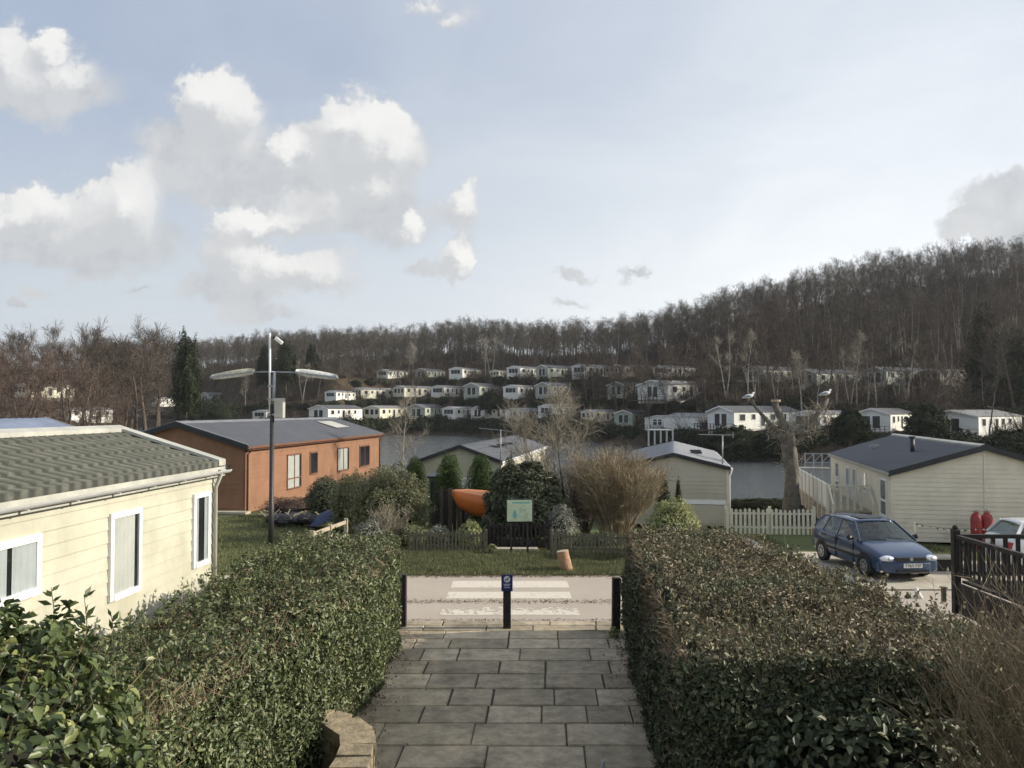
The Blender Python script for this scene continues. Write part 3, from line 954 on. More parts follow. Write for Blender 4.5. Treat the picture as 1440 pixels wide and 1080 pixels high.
# --- 4 green-grey caravan in the middle
def mid_caravan():
    vd = Vector((196 / F, 1)).normalized(); u = Vector((vd.y, -vd.x))
    c = P(704, 649, 39); w = 1.98; L = 16.5
    org = Vector((c.x, c.y)) - u * w
    z0 = -.95
    h = House('caravan', 'sage green caravan with slate roof behind the columnar conifers', 'caravan', (org.x, org.y, z0), vd, w, L, 2.72, 3.42, 'clad_green', 'roof_slate', 'fascia_black', over=.12, rake=.15, board=.2, trim_h=.18, roof_kind='rib')
    h.gutter('R', 'white_paint', .05)
    # the long side is cream
    mb = MB(); cladding(mb, (w + .014, 0, 0), (0, 1, 0), (1, 0, 0), lambda z: 0.02, lambda z: L, 0, h.eave - .02, .2)
    o = mb.build('side_wall', 'clad_yellow', h.root)
    h.win_px('F', 650, 663, 672, 692, curtain='curtain', fw=.06)
    for yy in (3.0, 6.5, 10.0):
        window(h.root, ((w + .02, 0, 0), (0, 1, 0), (1, 0, 0)), h.M, yy, 1.3, 2.3, .8, None, detail=False)
    for k, (xa, ya) in enumerate(((704, 631), (712, 628), (728, 623))):
        vent = MB()
        d = .9; y = 4.2 + k * 1.9
        zf = h.ridge - d * math.tan(h.slope) + .09
        vent.box((d - .3, y, zf - .05), (d + .3, y + .12, zf + .06)); vent.build('roof_vent', 'fascia_black', h.root)
mid_caravan()

# --- 5 beige caravan right of centre
def beige_caravan():
    vd = Vector((228 / F, 1)).normalized(); u = Vector((vd.y, -vd.x))
    a = P(947, 637, 33); w = 2.13; L = 13.0
    z0 = -.42
    h = House('caravan', 'plain beige caravan behind the brown twiggy shrub, beside the picket fence', 'caravan', (a.x, a.y, z0), vd, w, L, 2.33, 2.84, 'clad_beige', 'roof_grey', 'fascia_black', over=.1, rake=.12, board=.16, trim_h=.16, roof_kind='rib', skirt='clad_cream')
    h.gutter('R', 'white_paint', .05, down=[('R', .05)], downmat='white_paint')
    MB().box((.2, -.06, .85), (w - .1, -.012, 1.02)).build('trim_rail', 'white_paint', h.root)
    MB().box((.3, -.04, .08), (w - .2, -.012, .82)).build('skirt_panel', 'clad_beige', h.root)
    for k in range(2):
        d = 1.0; y = 4.0 + k * 1.6
        zf = h.ridge - d * math.tan(h.slope) + .09
        MB().box((d - .25, y, zf - .05), (d + .25, y + .13, zf + .05)).build('roof_vent', 'fascia_black', h.root)
    return h
beige_caravan()

# --- 6 large cream lodge at the right
def right_lodge():
    vd = Vector((254 / F, 1)).normalized(); u = Vector((vd.y, -vd.x))
    c = P(1253, 663, 29); w = 3.0; L = 12.8
    org = Vector((c.x, c.y)) + u * w
    z0 = -.42
    h = House('lodge', 'large cream lodge with dark grey roof behind the blue car', 'lodge', (org.x, org.y, z0), vd, w, L, 2.44, 3.35, 'clad_cream', 'roof_slate', 'fascia_black', over=.12, rake=.15, board=.16, trim_h=.2, roof_kind='rib', skirt='clad_cream', ridgecap='ridge_pale')
    h.gutter('L', 'ridge_pale', .05)
    sd = h.side('L')
    h.win_px('L', 1176, 1180, 650, 671, fw=.05)
    h.win_px('L', 1176, 1180, 676, 688, fw=.05)
    h.win_px('L', 1191, 1196, 656, 697, fw=.06, curtain='curtain')
    h.win_px('L', 1200, 1205, 658, 698, fw=.06, curtain='curtain')
    h.win_px('L', 1215, 1219, 664, 692, fw=.05)
    h.win_px('L', 1239, 1248, 672, 726, fw=.09, split=h.hit(1243, 703, 'L')[1], name='door')
    MB().box((-.03, -.035, .0), (.03, -.01, h.ridge - .05)).build('joint_strip', 'clad_cream', h.root)
    d = -1.35; y = 3.9
    zf = h.ridge + d * math.tan(h.slope)
    fl = MB().tube([(d, y, zf - .1), (d, y, zf + .55)], .09, 10).build('flue_pipe', 'black_metal', h.root, smooth=True)
    MB().tube([(d, y, zf + .55), (d, y, zf + .62)], .13, 10).build('cowl', 'black_metal', fl)
    MB().box((-1.9, 9.0, h.ridge - 1.9 * math.tan(h.slope) + .02), (-1.5, 9.25, h.ridge - 1.5 * math.tan(h.slope) + .1)).build('roof_vent', 'galv', h.root)
    return h
RL = right_lodge()

# ------------------------------------------------------------------ far caravans
def far_proto(wall, roof, kind, dark_front=True, L=9.5, w=1.85):
    h = House('static_caravan', None, None, (0, -200, 0), (0, 1), w, L, 2.45, 3.02 if kind != 1 else 3.25, wall, roof, 'white_paint', over=.12, rake=.3 if kind == 1 else .12, board=.3, trim_h=.2)
    rt = h.root
    F_, R_ = h.side('F'), h.side('R')
    if kind == 0:
        window(rt, F_, h.M, 0, 1.0, 2.25, 2.6, None, panes=3, detail=False)
    elif kind == 1:
        window(rt, F_, h.M, -.55, .35, 2.2, .95, None, panes=1, detail=False)
        window(rt, F_, h.M, .55, .35, 2.2, .95, None, panes=1, detail=False)
        MB().face([(0, -.02, 0), (0, -.02, 0), (0, -.02, 0)])
    else:
        window(rt, F_, h.M, -1.05, 1.0, 2.2, 1.0, None, detail=False)
        window(rt, F_, h.M, .1, .9, 2.2, .8, None, detail=False)
        window(rt, F_, h.M, 1.15, 1.0, 2.2, .8, None, detail=False)
    for y, wd, z0 in ((1.3, 1.0, 1.15), (3.1, .7, 1.3), (4.6, .8, .35), (6.3, .9, 1.25), (8.2, .8, 1.25)):
        if y < L - .5: window(rt, R_, h.M, y, z0, 2.15, wd, None, detail=False)
    MB().box((-w + .05, .05, -.7), (w - .05, L - .05, 0.02)).build('skirt', 'far_brown' if kind == 2 else wall, rt)
    return h
def veranda(root, w, dark=True):
    """small deck with rails in front of the gable"""
    mat = 'dark_timber' if dark else 'white_paint'
    d = MB().box((-w, -2.2, -.25), (w, -.16, -.1)).build('veranda_deck', 'wood_brown', root)
    mb = MB()
    for z in (.35, .75):
        mb.bar((-w, -2.15, z), (w, -2.15, z), .06, .06); mb.bar((w, -2.15, z), (w, -.2, z), .06, .06); mb.bar((-w, -2.15, z), (-w, -.2, z), .06, .06)
    for k in range(9):
        x = -w + 2 * w * k / 8
        mb.bar((x, -2.15, -.7), (x, -2.15, .8), .07, .07)
    mb.build('railing', mat, root)

PROTO = [far_proto('far_white', 'roof_far', 0), far_proto('far_cream', 'roof_far', 2), far_proto('far_white', 'roof_far_dark', 1, L=10.5, w=2.1), far_proto('far_green', 'roof_far_dark', 1), far_proto('far_brown', 'roof_far_dark', 2), far_proto('far_white', 'roof_far', 1, L=11.5, w=2.9)]
veranda(PROTO[2].root, 2.1); veranda(PROTO[5].root, 2.9)
used = set()
# (px centre, row, proto, yaw deg of the ridge away from the view direction, scale, label)
FAR = [
 # bottom row, along the water
 (200, 1, 4, 62, 1.25, 'long brown caravan at the far end of the lake, low behind bare trees'),
 (166, 2, 4, 60, 1.0, 'drab brown caravan half hidden behind reddish trees at the left'),
 (52, 2, 1, 50, 0.9, 'pale caravan glimpsed through the reddish trees, furthest left'),
 (112, 2, 0, 50, 0.9, 'white caravan glimpsed through the reddish trees'),
 (225, 2, 0, 50, 0.9, 'white caravan beside the tall dark columnar conifer'),
 (308, 2, 3, 55, 1.25, 'grey-green caravan with dark roof on the bank right of the tall conifer'),
 (375, 1, 0, 30, 1.0, 'white caravan behind the grey box of the lamp post'),
 (468, 1, 2, 45, 1.15, 'white lodge with dark veranda above the brown lodge roof'),
 (540, 1, 1, 50, 1.1, 'cream caravan at the water, first right of the white veranda lodge'),
 (598, 1, 3, 45, 1.1, 'caravan with dark glazed gable at the left end of the waterside hedge'),
 (647, 1, 0, 45, 1.0, 'white caravan at the water, second right of the dark glazed gable'),
 (692, 1, 2, 40, 0.9, 'white caravan with round-headed gable over the middle of the waterside hedge'),
 (740, 1, 5, 35, 0.75, 'white caravan with tall gable windows at the right end of the waterside hedge'),
 (791, 1, 0, 50, 1.0, 'white caravan in the bottom row behind the bare garden tree'),
 (845, 1, 1, 50, 0.8, 'cream caravan in the bottom row just right of the bare garden tree'),
 (893, 1, 3, 45, 0.8, 'caravan with dark gable in the bottom row left of the raised jetty'),
 (938, 1, 5, 20, 0.62, 'white caravan with four tall gable panes above the raised jetty'),
 (985, 1, 5, -30, 0.75, 'bright white caravan with three tall narrow bay windows, right of the jetty'),
 (1058, 1, 2, 52, 0.95, 'long white caravan with glazed dark gable behind the pollarded tree limbs'),
 (1160, 1, 0, 45, 0.92, 'white caravan partly behind the right limb of the pollarded tree'),
 (1250, 1, 2, 22, 0.9, 'white caravan with small balcony left of the large white lodge'),
 (1374, 1, 5, 24, 0.92, 'largest white far lodge with twin doors and dark railing at the right'),
 # middle row
 (476, 2, 0, 50, 0.85, 'white caravan directly above the white veranda lodge'),
 (521, 2, 1, 60, 1.05, 'long low cream caravan, second from left in the middle terrace'),
 (580, 2, 1, 60, 1.0, 'cream caravan, third from left in the middle terrace'),
 (631, 2, 0, 50, 1.05, 'pale caravan with unglazed grey gable in the middle terrace'),
 (680, 2, 3, 50, 1.1, 'grey-green caravan with dark gable windows in the middle terrace'),
 (734, 2, 0, 50, 1.0, 'white caravan with four dark side windows in the middle terrace'),
 (784, 2, 3, 50, 1.05, 'greenish caravan in the middle terrace behind the top of the garden tree'),
 (886, 2, 3, 50, 0.95, 'dull green caravan among bare trees left of the wide hipped lodge'),
 (957, 2, 5, 50, 1.15, 'wide grey lodge with broad roof among the bare trees on the middle terrace'),
 # top row
 (549, 3, 0, 50, 0.9, 'small white caravan, furthest left in the top terrace'),
 (603, 3, 3, 45, 0.95, 'caravan with large grey gable and bright cream side in the top terrace'),
 (653, 3, 0, 50, 1.0, 'white caravan, third from left in the top terrace'),
 (705, 3, 1, 35, 0.7, 'small cream caravan, fourth from left in the top terrace'),
 (738, 3, 0, 52, 1.0, 'white caravan, fifth from left in the top terrace'),
 (782, 3, 3, 55, 1.0, 'caravan with brown-green gable, sixth from left in the top terrace'),
 (835, 3, 0, 58, 1.0, 'white caravan hidden by twigs, seventh from left in the top terrace'),
 (890, 3, 4, 55, 1.0, 'faint caravan behind brown twigs, eighth from left in the top terrace'),
 (948, 3, 0, 55, 0.8, 'small white caravan beside the dark evergreens on the top terrace'),
 (1088, 3, 3, 55, 0.9, 'grey caravan high on the slope above the pollarded tree'),
 (1167, 3, 3, 48, 1.0, 'tall grey-gabled caravan on stilts high above the right limb of the pollarded tree'),
 (1262, 3, 3, 50, 1.05, 'greyish caravan high on the slope behind a clump of birches'),
 (1335, 3, 4, 50, 1.0, 'brownish caravan high on the slope, right of the birch clump'),
]
FARPOS = []
rngF = random.Random(17)
for (px, row, pr, yaw, scl, label) in FAR:
    Y = float(far_shore(px)) + (O1, O2, O3)[row - 1]
    if px < 130: Y = 150
    if 190 < px < 240 and row == 2: Y = 250
    x = (px - 720) / F * Y
    # centre the footprint
    if px > 400 and yaw >= 42: yaw -= 13
    if 500 < px: scl *= 1.1
    yaw += rngF.uniform(-7, 7); scl *= rngF.uniform(.93, 1.05)
    L = PROTO[pr].L * scl; w = PROTO[pr].w * scl
    bearing = math.atan2(x, Y)
    rz = -(bearing + R(yaw))
    vd = Vector((-math.sin(rz), math.cos(rz)))
    cx, cy = x - vd.x * L / 2, Y - vd.y * L / 2 * 0.6
    py = (row1_px, row2_px, row3_px)[row - 1](px)
    z = zpx(py, Y)
    if px < 130: z = zpx(592 if px > 100 else 560, Y)
    root = PROTO[pr].root
    o = root if pr not in used else copy_tree(root)
    used.add(pr)
    o.location = (cx, cy, z + .15); o.rotation_euler = (0, 0, rz)
    o.scale = (scl * 1.1, scl * 1.1, scl * .9)
    tag(o, label, 'caravan', 'caravans on the terraces across the lake')
    FARPOS.append((px, row, x, Y, z))

# ------------------------------------------------------------------ trees
class Tree:
    def __init__(s, seed, H, r0, spread, crown0=0.3, nmain=14, nsub=7, ntwig=7, up=0.5, twl=0.7, tww=0.02, fork=None, lean=0.0, wob=0.06, fl=.28, tap=.62):
        rng = random.Random(seed); nr = np.random.default_rng(seed)
        s.trunk = MB()
        tw = []
        def rv(): return Vector((rng.gauss(0, 1), rng.gauss(0, 1), rng.gauss(0, 1)))
        def poly(p, d, ln, n, wobble, upb):
            pts = [p.copy()]
            for k in range(n):
                d = (d + rv() * wobble + Vector((0, 0, upb))).normalized()
                p = p + d * (ln / n)
                pts.append(p.copy())
            return pts, d
        stems = fork or 1
        s.tips = []
        for st in range(stems):
            d0 = Vector((rng.gauss(0, lean if stems == 1 else fl), rng.gauss(0, lean if stems == 1 else fl), 1)).normalized()
            pts, dd = poly(Vector((0, 0, -.3)), d0, H * rng.uniform(.85, 1), 9, wob, .06)
            n = len(pts)
            rr = [max(.012, r0 * (1 - .93 * (k / (n - 1)) ** .9)) for k in range(n)]
            s.trunk.tube(pts, rr, 7, cap=False)
            for m in range(nmain // stems):
                f = crown0 + (1 - crown0) * ((m + rng.random()) / (nmain / stems)) * .98
                i = min(int(f * (n - 1)), n - 2); t = f * (n - 1) - i
                bp = pts[i].lerp(pts[i + 1], t)
                az = rng.uniform(0, 2 * PI)
                el = rng.uniform(.1, .5) + up * f
                bd = Vector((math.cos(az) * math.cos(el), math.sin(az) * math.cos(el), math.sin(el)))
                bl = spread * rng.uniform(.7, 1.15) * (1 - tap * ((f - crown0) / (1 - crown0)) ** 1.6)
                bp2, bd2 = poly(bp, bd, bl, 4, .16, .07)
                br = r0 * .30 * (1 - .6 * f)
                s.trunk.tube(bp2, [br, br * .75, br * .5, br * .32, br * .15], 4, cap=False)
                for q in range(nsub):
                    g = .2 + .8 * rng.random()
                    i2 = min(int(g * 4), 3)
                    sp = bp2[i2].lerp(bp2[i2 + 1], g * 4 - i2)
                    sd = (bd2 + rv() * .65 + Vector((0, 0, .25))).normalized()
                    sl = bl * rng.uniform(.25, .5)
                    sp2, sd2 = poly(sp, sd, sl, 2, .2, .08)
                    for a, b in zip(sp2[:-1], sp2[1:]): tw.append((a, b, br * .35, br * .22))
                    for w in range(ntwig):
                        h = rng.random() * 2; i3 = min(int(h), 1)
                        tp = sp2[i3].lerp(sp2[i3 + 1], h - i3)
                        td = (sd2 + rv() * .6 + Vector((0, 0, .3))).normalized()
                        tl = twl * rng.uniform(.5, 1.2)
                        te = tp + td * tl
                        tw.append((tp, te, tww, tww * .4))
                        s.tips.append(te)
                        if ntwig > 3:
                            te2 = tp + td * tl * .5 + (td + rv() * .7).normalized() * tl * .6
                            tw.append((tp + td * tl * .5, te2, tww * .7, tww * .3))
        A = np.array([a[:] for a, b, c, d in tw]); B = np.array([b[:] for a, b, c, d in tw])
        w0 = np.array([c for a, b, c, d in tw]); w1 = np.array([d for a, b, c, d in tw])
        s.tv, s.tf = strips_arrays(A, B, w0, w1, nr)
    def obj(s, name, loc, bark, twig, label, group=None, cat='tree', rz=0.0, scale=1.0):
        e = empty(name, loc, rz, label, cat, group)
        s.trunk.build('trunk', bark, e, smooth=True)
        np_obj('crown', s.tv, s.tf, twig, e)
        e.scale = (scale,) * 3
        return e

# prototypes
T_wood = [Tree(100 + k, 12.2 + .5 * k, .14, 3.1, .34 + .05 * k, 18, 8, 6, .7, .9, .032, wob=.07, tap=.3) for k in range(4)]
T_round = [Tree(200 + k, 12.0, .24, 4.3, .25, 20, 8, 7, .45, 1.1, .036, wob=.08, tap=.45) for k in range(3)]
T_birch = [Tree(300 + k, 11.5, .13, 1.7, .4, 13, 6, 6, .6, .9, .03, wob=.03, fork=(2 if k == 1 else None), fl=.07) for k in range(3)]
rngT = random.Random(21)
PROT = {}
def place_tree(key, T, bark, twig, x, y, z, sc, label, group, name='bare_tree'):
    if key not in PROT:
        o = T.obj(name, (0, 0, 0), bark, twig, label, group)
        PROT[key] = o
    else:
        o = copy_tree(PROT[key]); tag(o, label, 'tree', group)
    o.location = (x, y, z); o.rotation_euler = (0, 0, rngT.uniform(0, 6.28)); o.scale = (sc * rngT.uniform(.9, 1.1), sc * rngT.uniform(.9, 1.1), sc)
    return o

cands = []
# rows of woodland: denser along the crest so the skyline is closed
for k in range(4200):
    px = rngT.uniform(120, 1520)
    c = float(crest_Y(px)); a = float(far_shore(px)) + O3 + 9
    u = rngT.random()
    Y = a + (c + 14 - a) * u ** .62
    cands.append((px, Y, u))
cell = set(); wood = []
for (px, Y, u) in cands:
    x = (px - 720) / F * Y
    key = (int(x // 3.6), int(Y // 4.4))
    if key in cell: continue
    cell.add(key); wood.append((px, x, Y))
# the ones that show largest: nearest first, and skyline ones in front of the sky
wood.sort(key=lambda t: t[2])
print('woodland trees', len(wood))
near_w, rest_w = wood[:285], wood[285:]
for i, (px, x, Y) in enumerate(near_w):
    z = gz(x, Y)
    k = rngT.random()
    if k < .45: place_tree(('w', i % 4), T_wood[i % 4], 'bark_grey', 'twig_grey', x, Y, z - .2, rngT.uniform(.75, 1.0), 'bare grey-brown woodland tree on the lower hillside above the caravans', 'woodland trees above the caravans')
    elif k < .65: place_tree(('r', i % 3), T_round[i % 3], 'bark_brown', 'twig_brown', x, Y, z - .2, rngT.uniform(.65, .95), 'bare spreading brown woodland tree on the lower hillside above the caravans', 'woodland trees above the caravans')
    else: place_tree(('b', i % 3), T_birch[i % 3], 'bark_birch', 'twig_brown', x, Y, z - .2, rngT.uniform(.8, 1.1), 'slender pale-stemmed bare birch on the lower hillside above the caravans', 'birches above the caravans', 'birch_tree')

def merged_wood(lst, name, label):
    rs = np.random.default_rng(4)
    protos = []
    for T, bark in ((T_wood[0], 0), (T_wood[1], 0), (T_wood[2], 0), (T_wood[3], 0), (T_round[0], 0), (T_birch[1], 0)):
        tv = np.array(T.trunk.v); tf = np.array([f for f in T.trunk.f if len(f) == 4])
        keep = rs.random(len(T.tf)) < .6
        tf2 = T.tf[keep]
        tv2 = T.tv[tf2.ravel()]
        tf2 = np.arange(len(tv2)).reshape(-1, 4)
        protos.append(cat_arr([(tv, tf), (tv2, tf2)]))
    out = []
    for (px, x, Y) in lst:
        v, f = protos[rs.integers(0, len(protos))]
        a = rs.uniform(0, 6.28); s = rs.uniform(.78, 1.08)
        c, sn = math.cos(a) * s, math.sin(a) * s
        w = np.stack([v[:, 0] * c - v[:, 1] * sn + x, v[:, 0] * sn + v[:, 1] * c + Y, v[:, 2] * s + gz(x, Y) - .2], 1)
        out.append((w, f))
    v, f = cat_arr(out)
    print('merged wood faces', len(f))
    tag(np_obj(name, v, f, 'twig_grey'), label, 'woodland', kind='stuff')
merged_wood(rest_w, 'woodland', 'bare winter woodland along the crest of the hill')

# scrub on the wood floor
def scrub():
    rs = np.random.default_rng(14)
    n = 1500
    px = rs.uniform(120, 1500, n)
    a = far_shore(px) + 5; c = crest_Y(px) + 5
    Y = a + (c - a) * rs.random(n) ** .8
    X = (px - 720) / F * Y
    Z = ground_np(X, Y)
    m = 150
    C = np.repeat(np.stack([X, Y, Z - .2], 1), m, 0)
    D = unit(np.stack([rs.normal(0, .7, n * m), rs.normal(0, .7, n * m), np.abs(rs.normal(0.9, .4, n * m))], 1))
    Ln = rs.uniform(1.0, 3.2, n * m)
    A = C + D * (Ln * .25)[:, None] + rs.normal(0, .5, (n * m, 3)) * [1, 1, 0]
    B = A + D * Ln[:, None]
    v, f = strips_arrays(A, B, .07, .025, rs)
    tag(np_obj('undergrowth', v, f, 'twig_brown'), 'brown leafless undergrowth covering the slope across the lake', 'undergrowth', kind='stuff')
scrub()

# reddish trees at the left
T_red = [Tree(400 + k, 11.5, .22, 4.8, .12, 22, 9, 8, .45, 1.1, .04, wob=.07, fork=3) for k in range(2)]
red_spots = [(-45, 95, 1.0), (5, 112, .98), (30, 92, .85), (62, 108, 1.0), (95, 98, .95), (120, 118, 1.0), (150, 105, .8), (85, 125, 1.1), (-20, 125, 1.15), (35, 130, 1.1), (140, 132, .95), (176, 128, .66)]
rl = ['reddish-brown bare tree', 'dusky red-brown bare tree']
for i, (px, Y, s) in enumerate(red_spots):
    x = (px - 720) / F * Y
    place_tree(('red', i % 2), T_red[i % 2], 'bark_brown', 'twig_red', x, Y, gz(x, Y) - .3, s * .94, 'reddish-brown many-stemmed bare tree in the clump at the left edge', 'reddish trees beyond the yellow caravan')
for i in range(26):
    px = -60 + i * 11.5 + rngT.uniform(-5, 5); Y = rngT.uniform(165, 240)
    x = (px - 720) / F * Y
    top = rngT.uniform(463, 482)
    s = (zpx(top, Y) - gz(x, Y)) / 12.0
    place_tree(('r', i % 3), T_round[i % 3], 'bark_brown', 'twig_brown', x, Y, gz(x, Y) - .2, s, 'paler bare tree standing behind the reddish clump at the left', 'bare trees behind the reddish clump')
for i in range(34):
    px = 160 + i * 13 + rngT.uniform(-6, 6); Y = float(far_shore(px)) + rngT.uniform(18, 60)
    x = (px - 720) / F * Y
    if Y < 330: place_tree(('w', i % 4), T_wood[i % 4], 'bark_grey', 'twig_grey', x, Y, gz(x, Y) - .2, rngT.uniform(.8, 1.15), 'grey bare tree between the caravans left of the lake middle', 'bare trees among the left caravans')

for i in range(30):
    px = 1045 + i * 13.2 + rngT.uniform(-6, 6); Y = float(far_shore(px)) + rngT.uniform(19, 43)
    x = (px - 720) / F * Y
    k = 'r' if i % 3 == 0 else 'b'
    T, bk, tg = (T_round[i % 3], 'bark_brown', 'twig_brown') if k == 'r' else (T_birch[i % 3], 'bark_birch', 'twig_brown')
    place_tree((k, i % 3), T, bk, tg, x, Y, gz(x, Y) - .2, rngT.uniform(.55, .85), 'bare tree in front of the high caravans on the right slope', 'bare trees on the right slope', 'birch_tree' if k == 'b' else 'bare_tree')
for i in range(16):
    px = 820 + i * 12 + rngT.uniform(-5, 5); Y = float(far_shore(px)) + rngT.uniform(16, 44)
    x = (px - 720) / F * Y
    place_tree(('r', i % 3), T_round[i % 3], 'bark_brown', 'twig_brown', x, Y, gz(x, Y) - .2, rngT.uniform(.5, .8), 'twiggy brown tree among the caravans above the raised jetty', 'brown trees above the raised jetty')
# single trees standing among the caravans
for i, (px, off, s, kind, lab) in enumerate([
    (345, 20, 1.15, 'b', 'white-stemmed birch behind the left head of the street lamp'), (425, 24, 1.05, 'b', 'white-stemmed birch between the lamp post and the white veranda lodge'),
    (575, 52, 1.1, 'b', 'pair of pale birch stems left of the top terrace caravans'), (580, 45, 1.0, 'b', 'pale birch just left of the grey-gabled top terrace caravan'),
    (690, 40, 1.25, 'b', 'tall pink-stemmed birch in front of the fourth top terrace caravan'), (683, 43, 1.1, 'b', 'birch leaning beside the tall pink-stemmed birch'),
    (640, 58, 1.1, 'w', 'bare tree behind the third top terrace caravan'), (765, 56, 1.1, 'w', 'bare tree behind the sixth top terrace caravan'),
    (825, 22, .9, 'r', 'bare round tree in front of the top terrace right of the garden tree'), (868, 18, .95, 'r', 'brown round tree above the jetty, left one of three'),
    (905, 20, 1.0, 'r', 'brown round tree above the jetty, middle one of three'), (945, 24, .9, 'r', 'brown round tree above the jetty, right one of three'),
    (915, 4, .75, 'w', 'thin dark-stemmed tree at the waterside left of the jetty'), (1022, 25, 1.1, 'b', 'slim pale birch left of the pollarded tree'),
    (1052, 30, 1.1, 'b', 'slim pale birch directly behind the left limb of the pollarded tree'), (1128, 20, 1.0, 'b', 'birch rising between two pollard limbs'),
    (1195, 22, .9, 'b', 'leaning birch clump beside the stilted caravan'), (1205, 24, 1.0, 'b', 'right stem of the leaning birch clump beside the stilted caravan'),
    (1238, 28, .95, 'w', 'bare tree just left of the birches on the right slope'), (1275, 30, 1.0, 'b', 'pale twin-stemmed birch above the small balcony caravan'),
    (1298, 24, .9, 'r', 'bushy bare tree between the balcony caravan and the large white lodge'), (1310, 8, .7, 'r', 'low twiggy tree at the left end of the large white lodge'),
    (1080, 40, 1.0, 'r', 'brown round tree behind the grey caravan on the slope'), (1390, 3, 1.0, 'w', 'dark straight tree in front of the largest white far lodge'),
    (1425, 24, 1.1, 'r', 'bare tree at the right edge above the largest white far lodge'), (990, 30, 1.0, 'r', 'brown tree right of the wide grey lodge'), (1225, 48, 1.0, 'r', 'brown tree high behind the small balcony caravan')]):
    Y = float(far_shore(px)) + off; x = (px - 720) / F * Y
    T, bk, tg = {'b': (T_birch[i % 3], 'bark_birch', 'twig_pale'), 'w': (T_wood[i % 4], 'bark_grey', 'twig_grey'), 'r': (T_round[i % 3], 'bark_brown', 'twig_brown')}[kind]
    place_tree((kind + ('p' if kind == 'b' else ''), i % (4 if kind == 'w' else 3)), T, bk, tg, x, Y, gz(x, Y) - .2, s, lab, 'single trees among the far caravans', 'birch_tree' if kind == 'b' else 'bare_tree')

# ------------------------------------------------------------------ evergreens
def blob_arrays(seed, n, rx, ry, rz, leaf, lumps=0.18, shell=0.35, cone=None, kind='quad', z0=0.0, nf=1.7):
    """leaf cloud of an ellipsoid / column standing on z=0; cone: (power) narrows upward"""
    rs = np.random.default_rng(seed)
    d = unit(rs.normal(0, 1, (n, 3)))
    d[:, 2] = np.where(d[:, 2] < -.75, -d[:, 2], d[:, 2])
    k = 1 - shell * rs.random(n) ** 1.6
    k = k * (1 + lumps * lump(d * 2.2, nf, seed * .37) + lumps * .5 * lump(d * 5, nf, seed))
    C = d * k[:, None] * np.array([rx, ry, rz])
    C[:, 2] += rz * .92 + z0
    if cone:
        h = np.clip(C[:, 2] / (2 * rz), 0, 1.1)
        s = np.clip((1 - h), .02, 1) ** cone
        s = s / np.maximum(np.sqrt(np.clip(1 - (2 * h - 1) ** 2, .06, 1)), .25) if False else s
        C[:, 0] *= .55 + .6 * s; C[:, 1] *= .55 + .6 * s
    C[:, 2] = np.maximum(C[:, 2], 0.02)
    L = leaf * (0.6 + .8 * rs.random(n))
    return leaves_arrays(rs, C, d * [1, 1, 1] + [0, 0, .25], L, L * .5, .55, kind)
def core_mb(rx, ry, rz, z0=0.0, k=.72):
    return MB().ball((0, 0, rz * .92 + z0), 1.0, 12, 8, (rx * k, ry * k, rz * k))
def bush(name, label, cat, loc, rx, ry, rz, n, leaf, mat, seed=1, group=None, cone=None, kind='quad', lumps=.18, shell=.35, twigs=0, twmat='twig_hedge', core=.72):
    e = empty(name, loc, 0, label, cat, group)
    v, f = blob_arrays(seed, n, rx, ry, rz, leaf, lumps, shell, cone, kind)
    np_obj('foliage', v, f, mat, e)
    if core: core_mb(rx * (.85 if cone else 1), ry * (.85 if cone else 1), rz, k=core).build('dark_core', 'hedge_core', e, smooth=True)  # solid dark ball added behind the foliage to close its gaps
    if twigs:
        rs = np.random.default_rng(seed + 50)
        d = unit(rs.normal(0, 1, (twigs, 3)) + [0, 0, .6]); d[:, 2] = np.abs(d[:, 2])
        A = d * rs.uniform(.55, .95, twigs)[:, None] * [rx, ry, rz] + [0, 0, rz * .92]
        B = A + unit(d + rs.normal(0, .3, (twigs, 3)) + [0, 0, .5]) * rs.uniform(.08, .3, twigs)[:, None] * min(rz, 1.2)
        v, f = strips_arrays(A, B, min(leaf * .2, .008), .004, rs)
        np_obj('twigs', v, f, twmat, e)
    return e

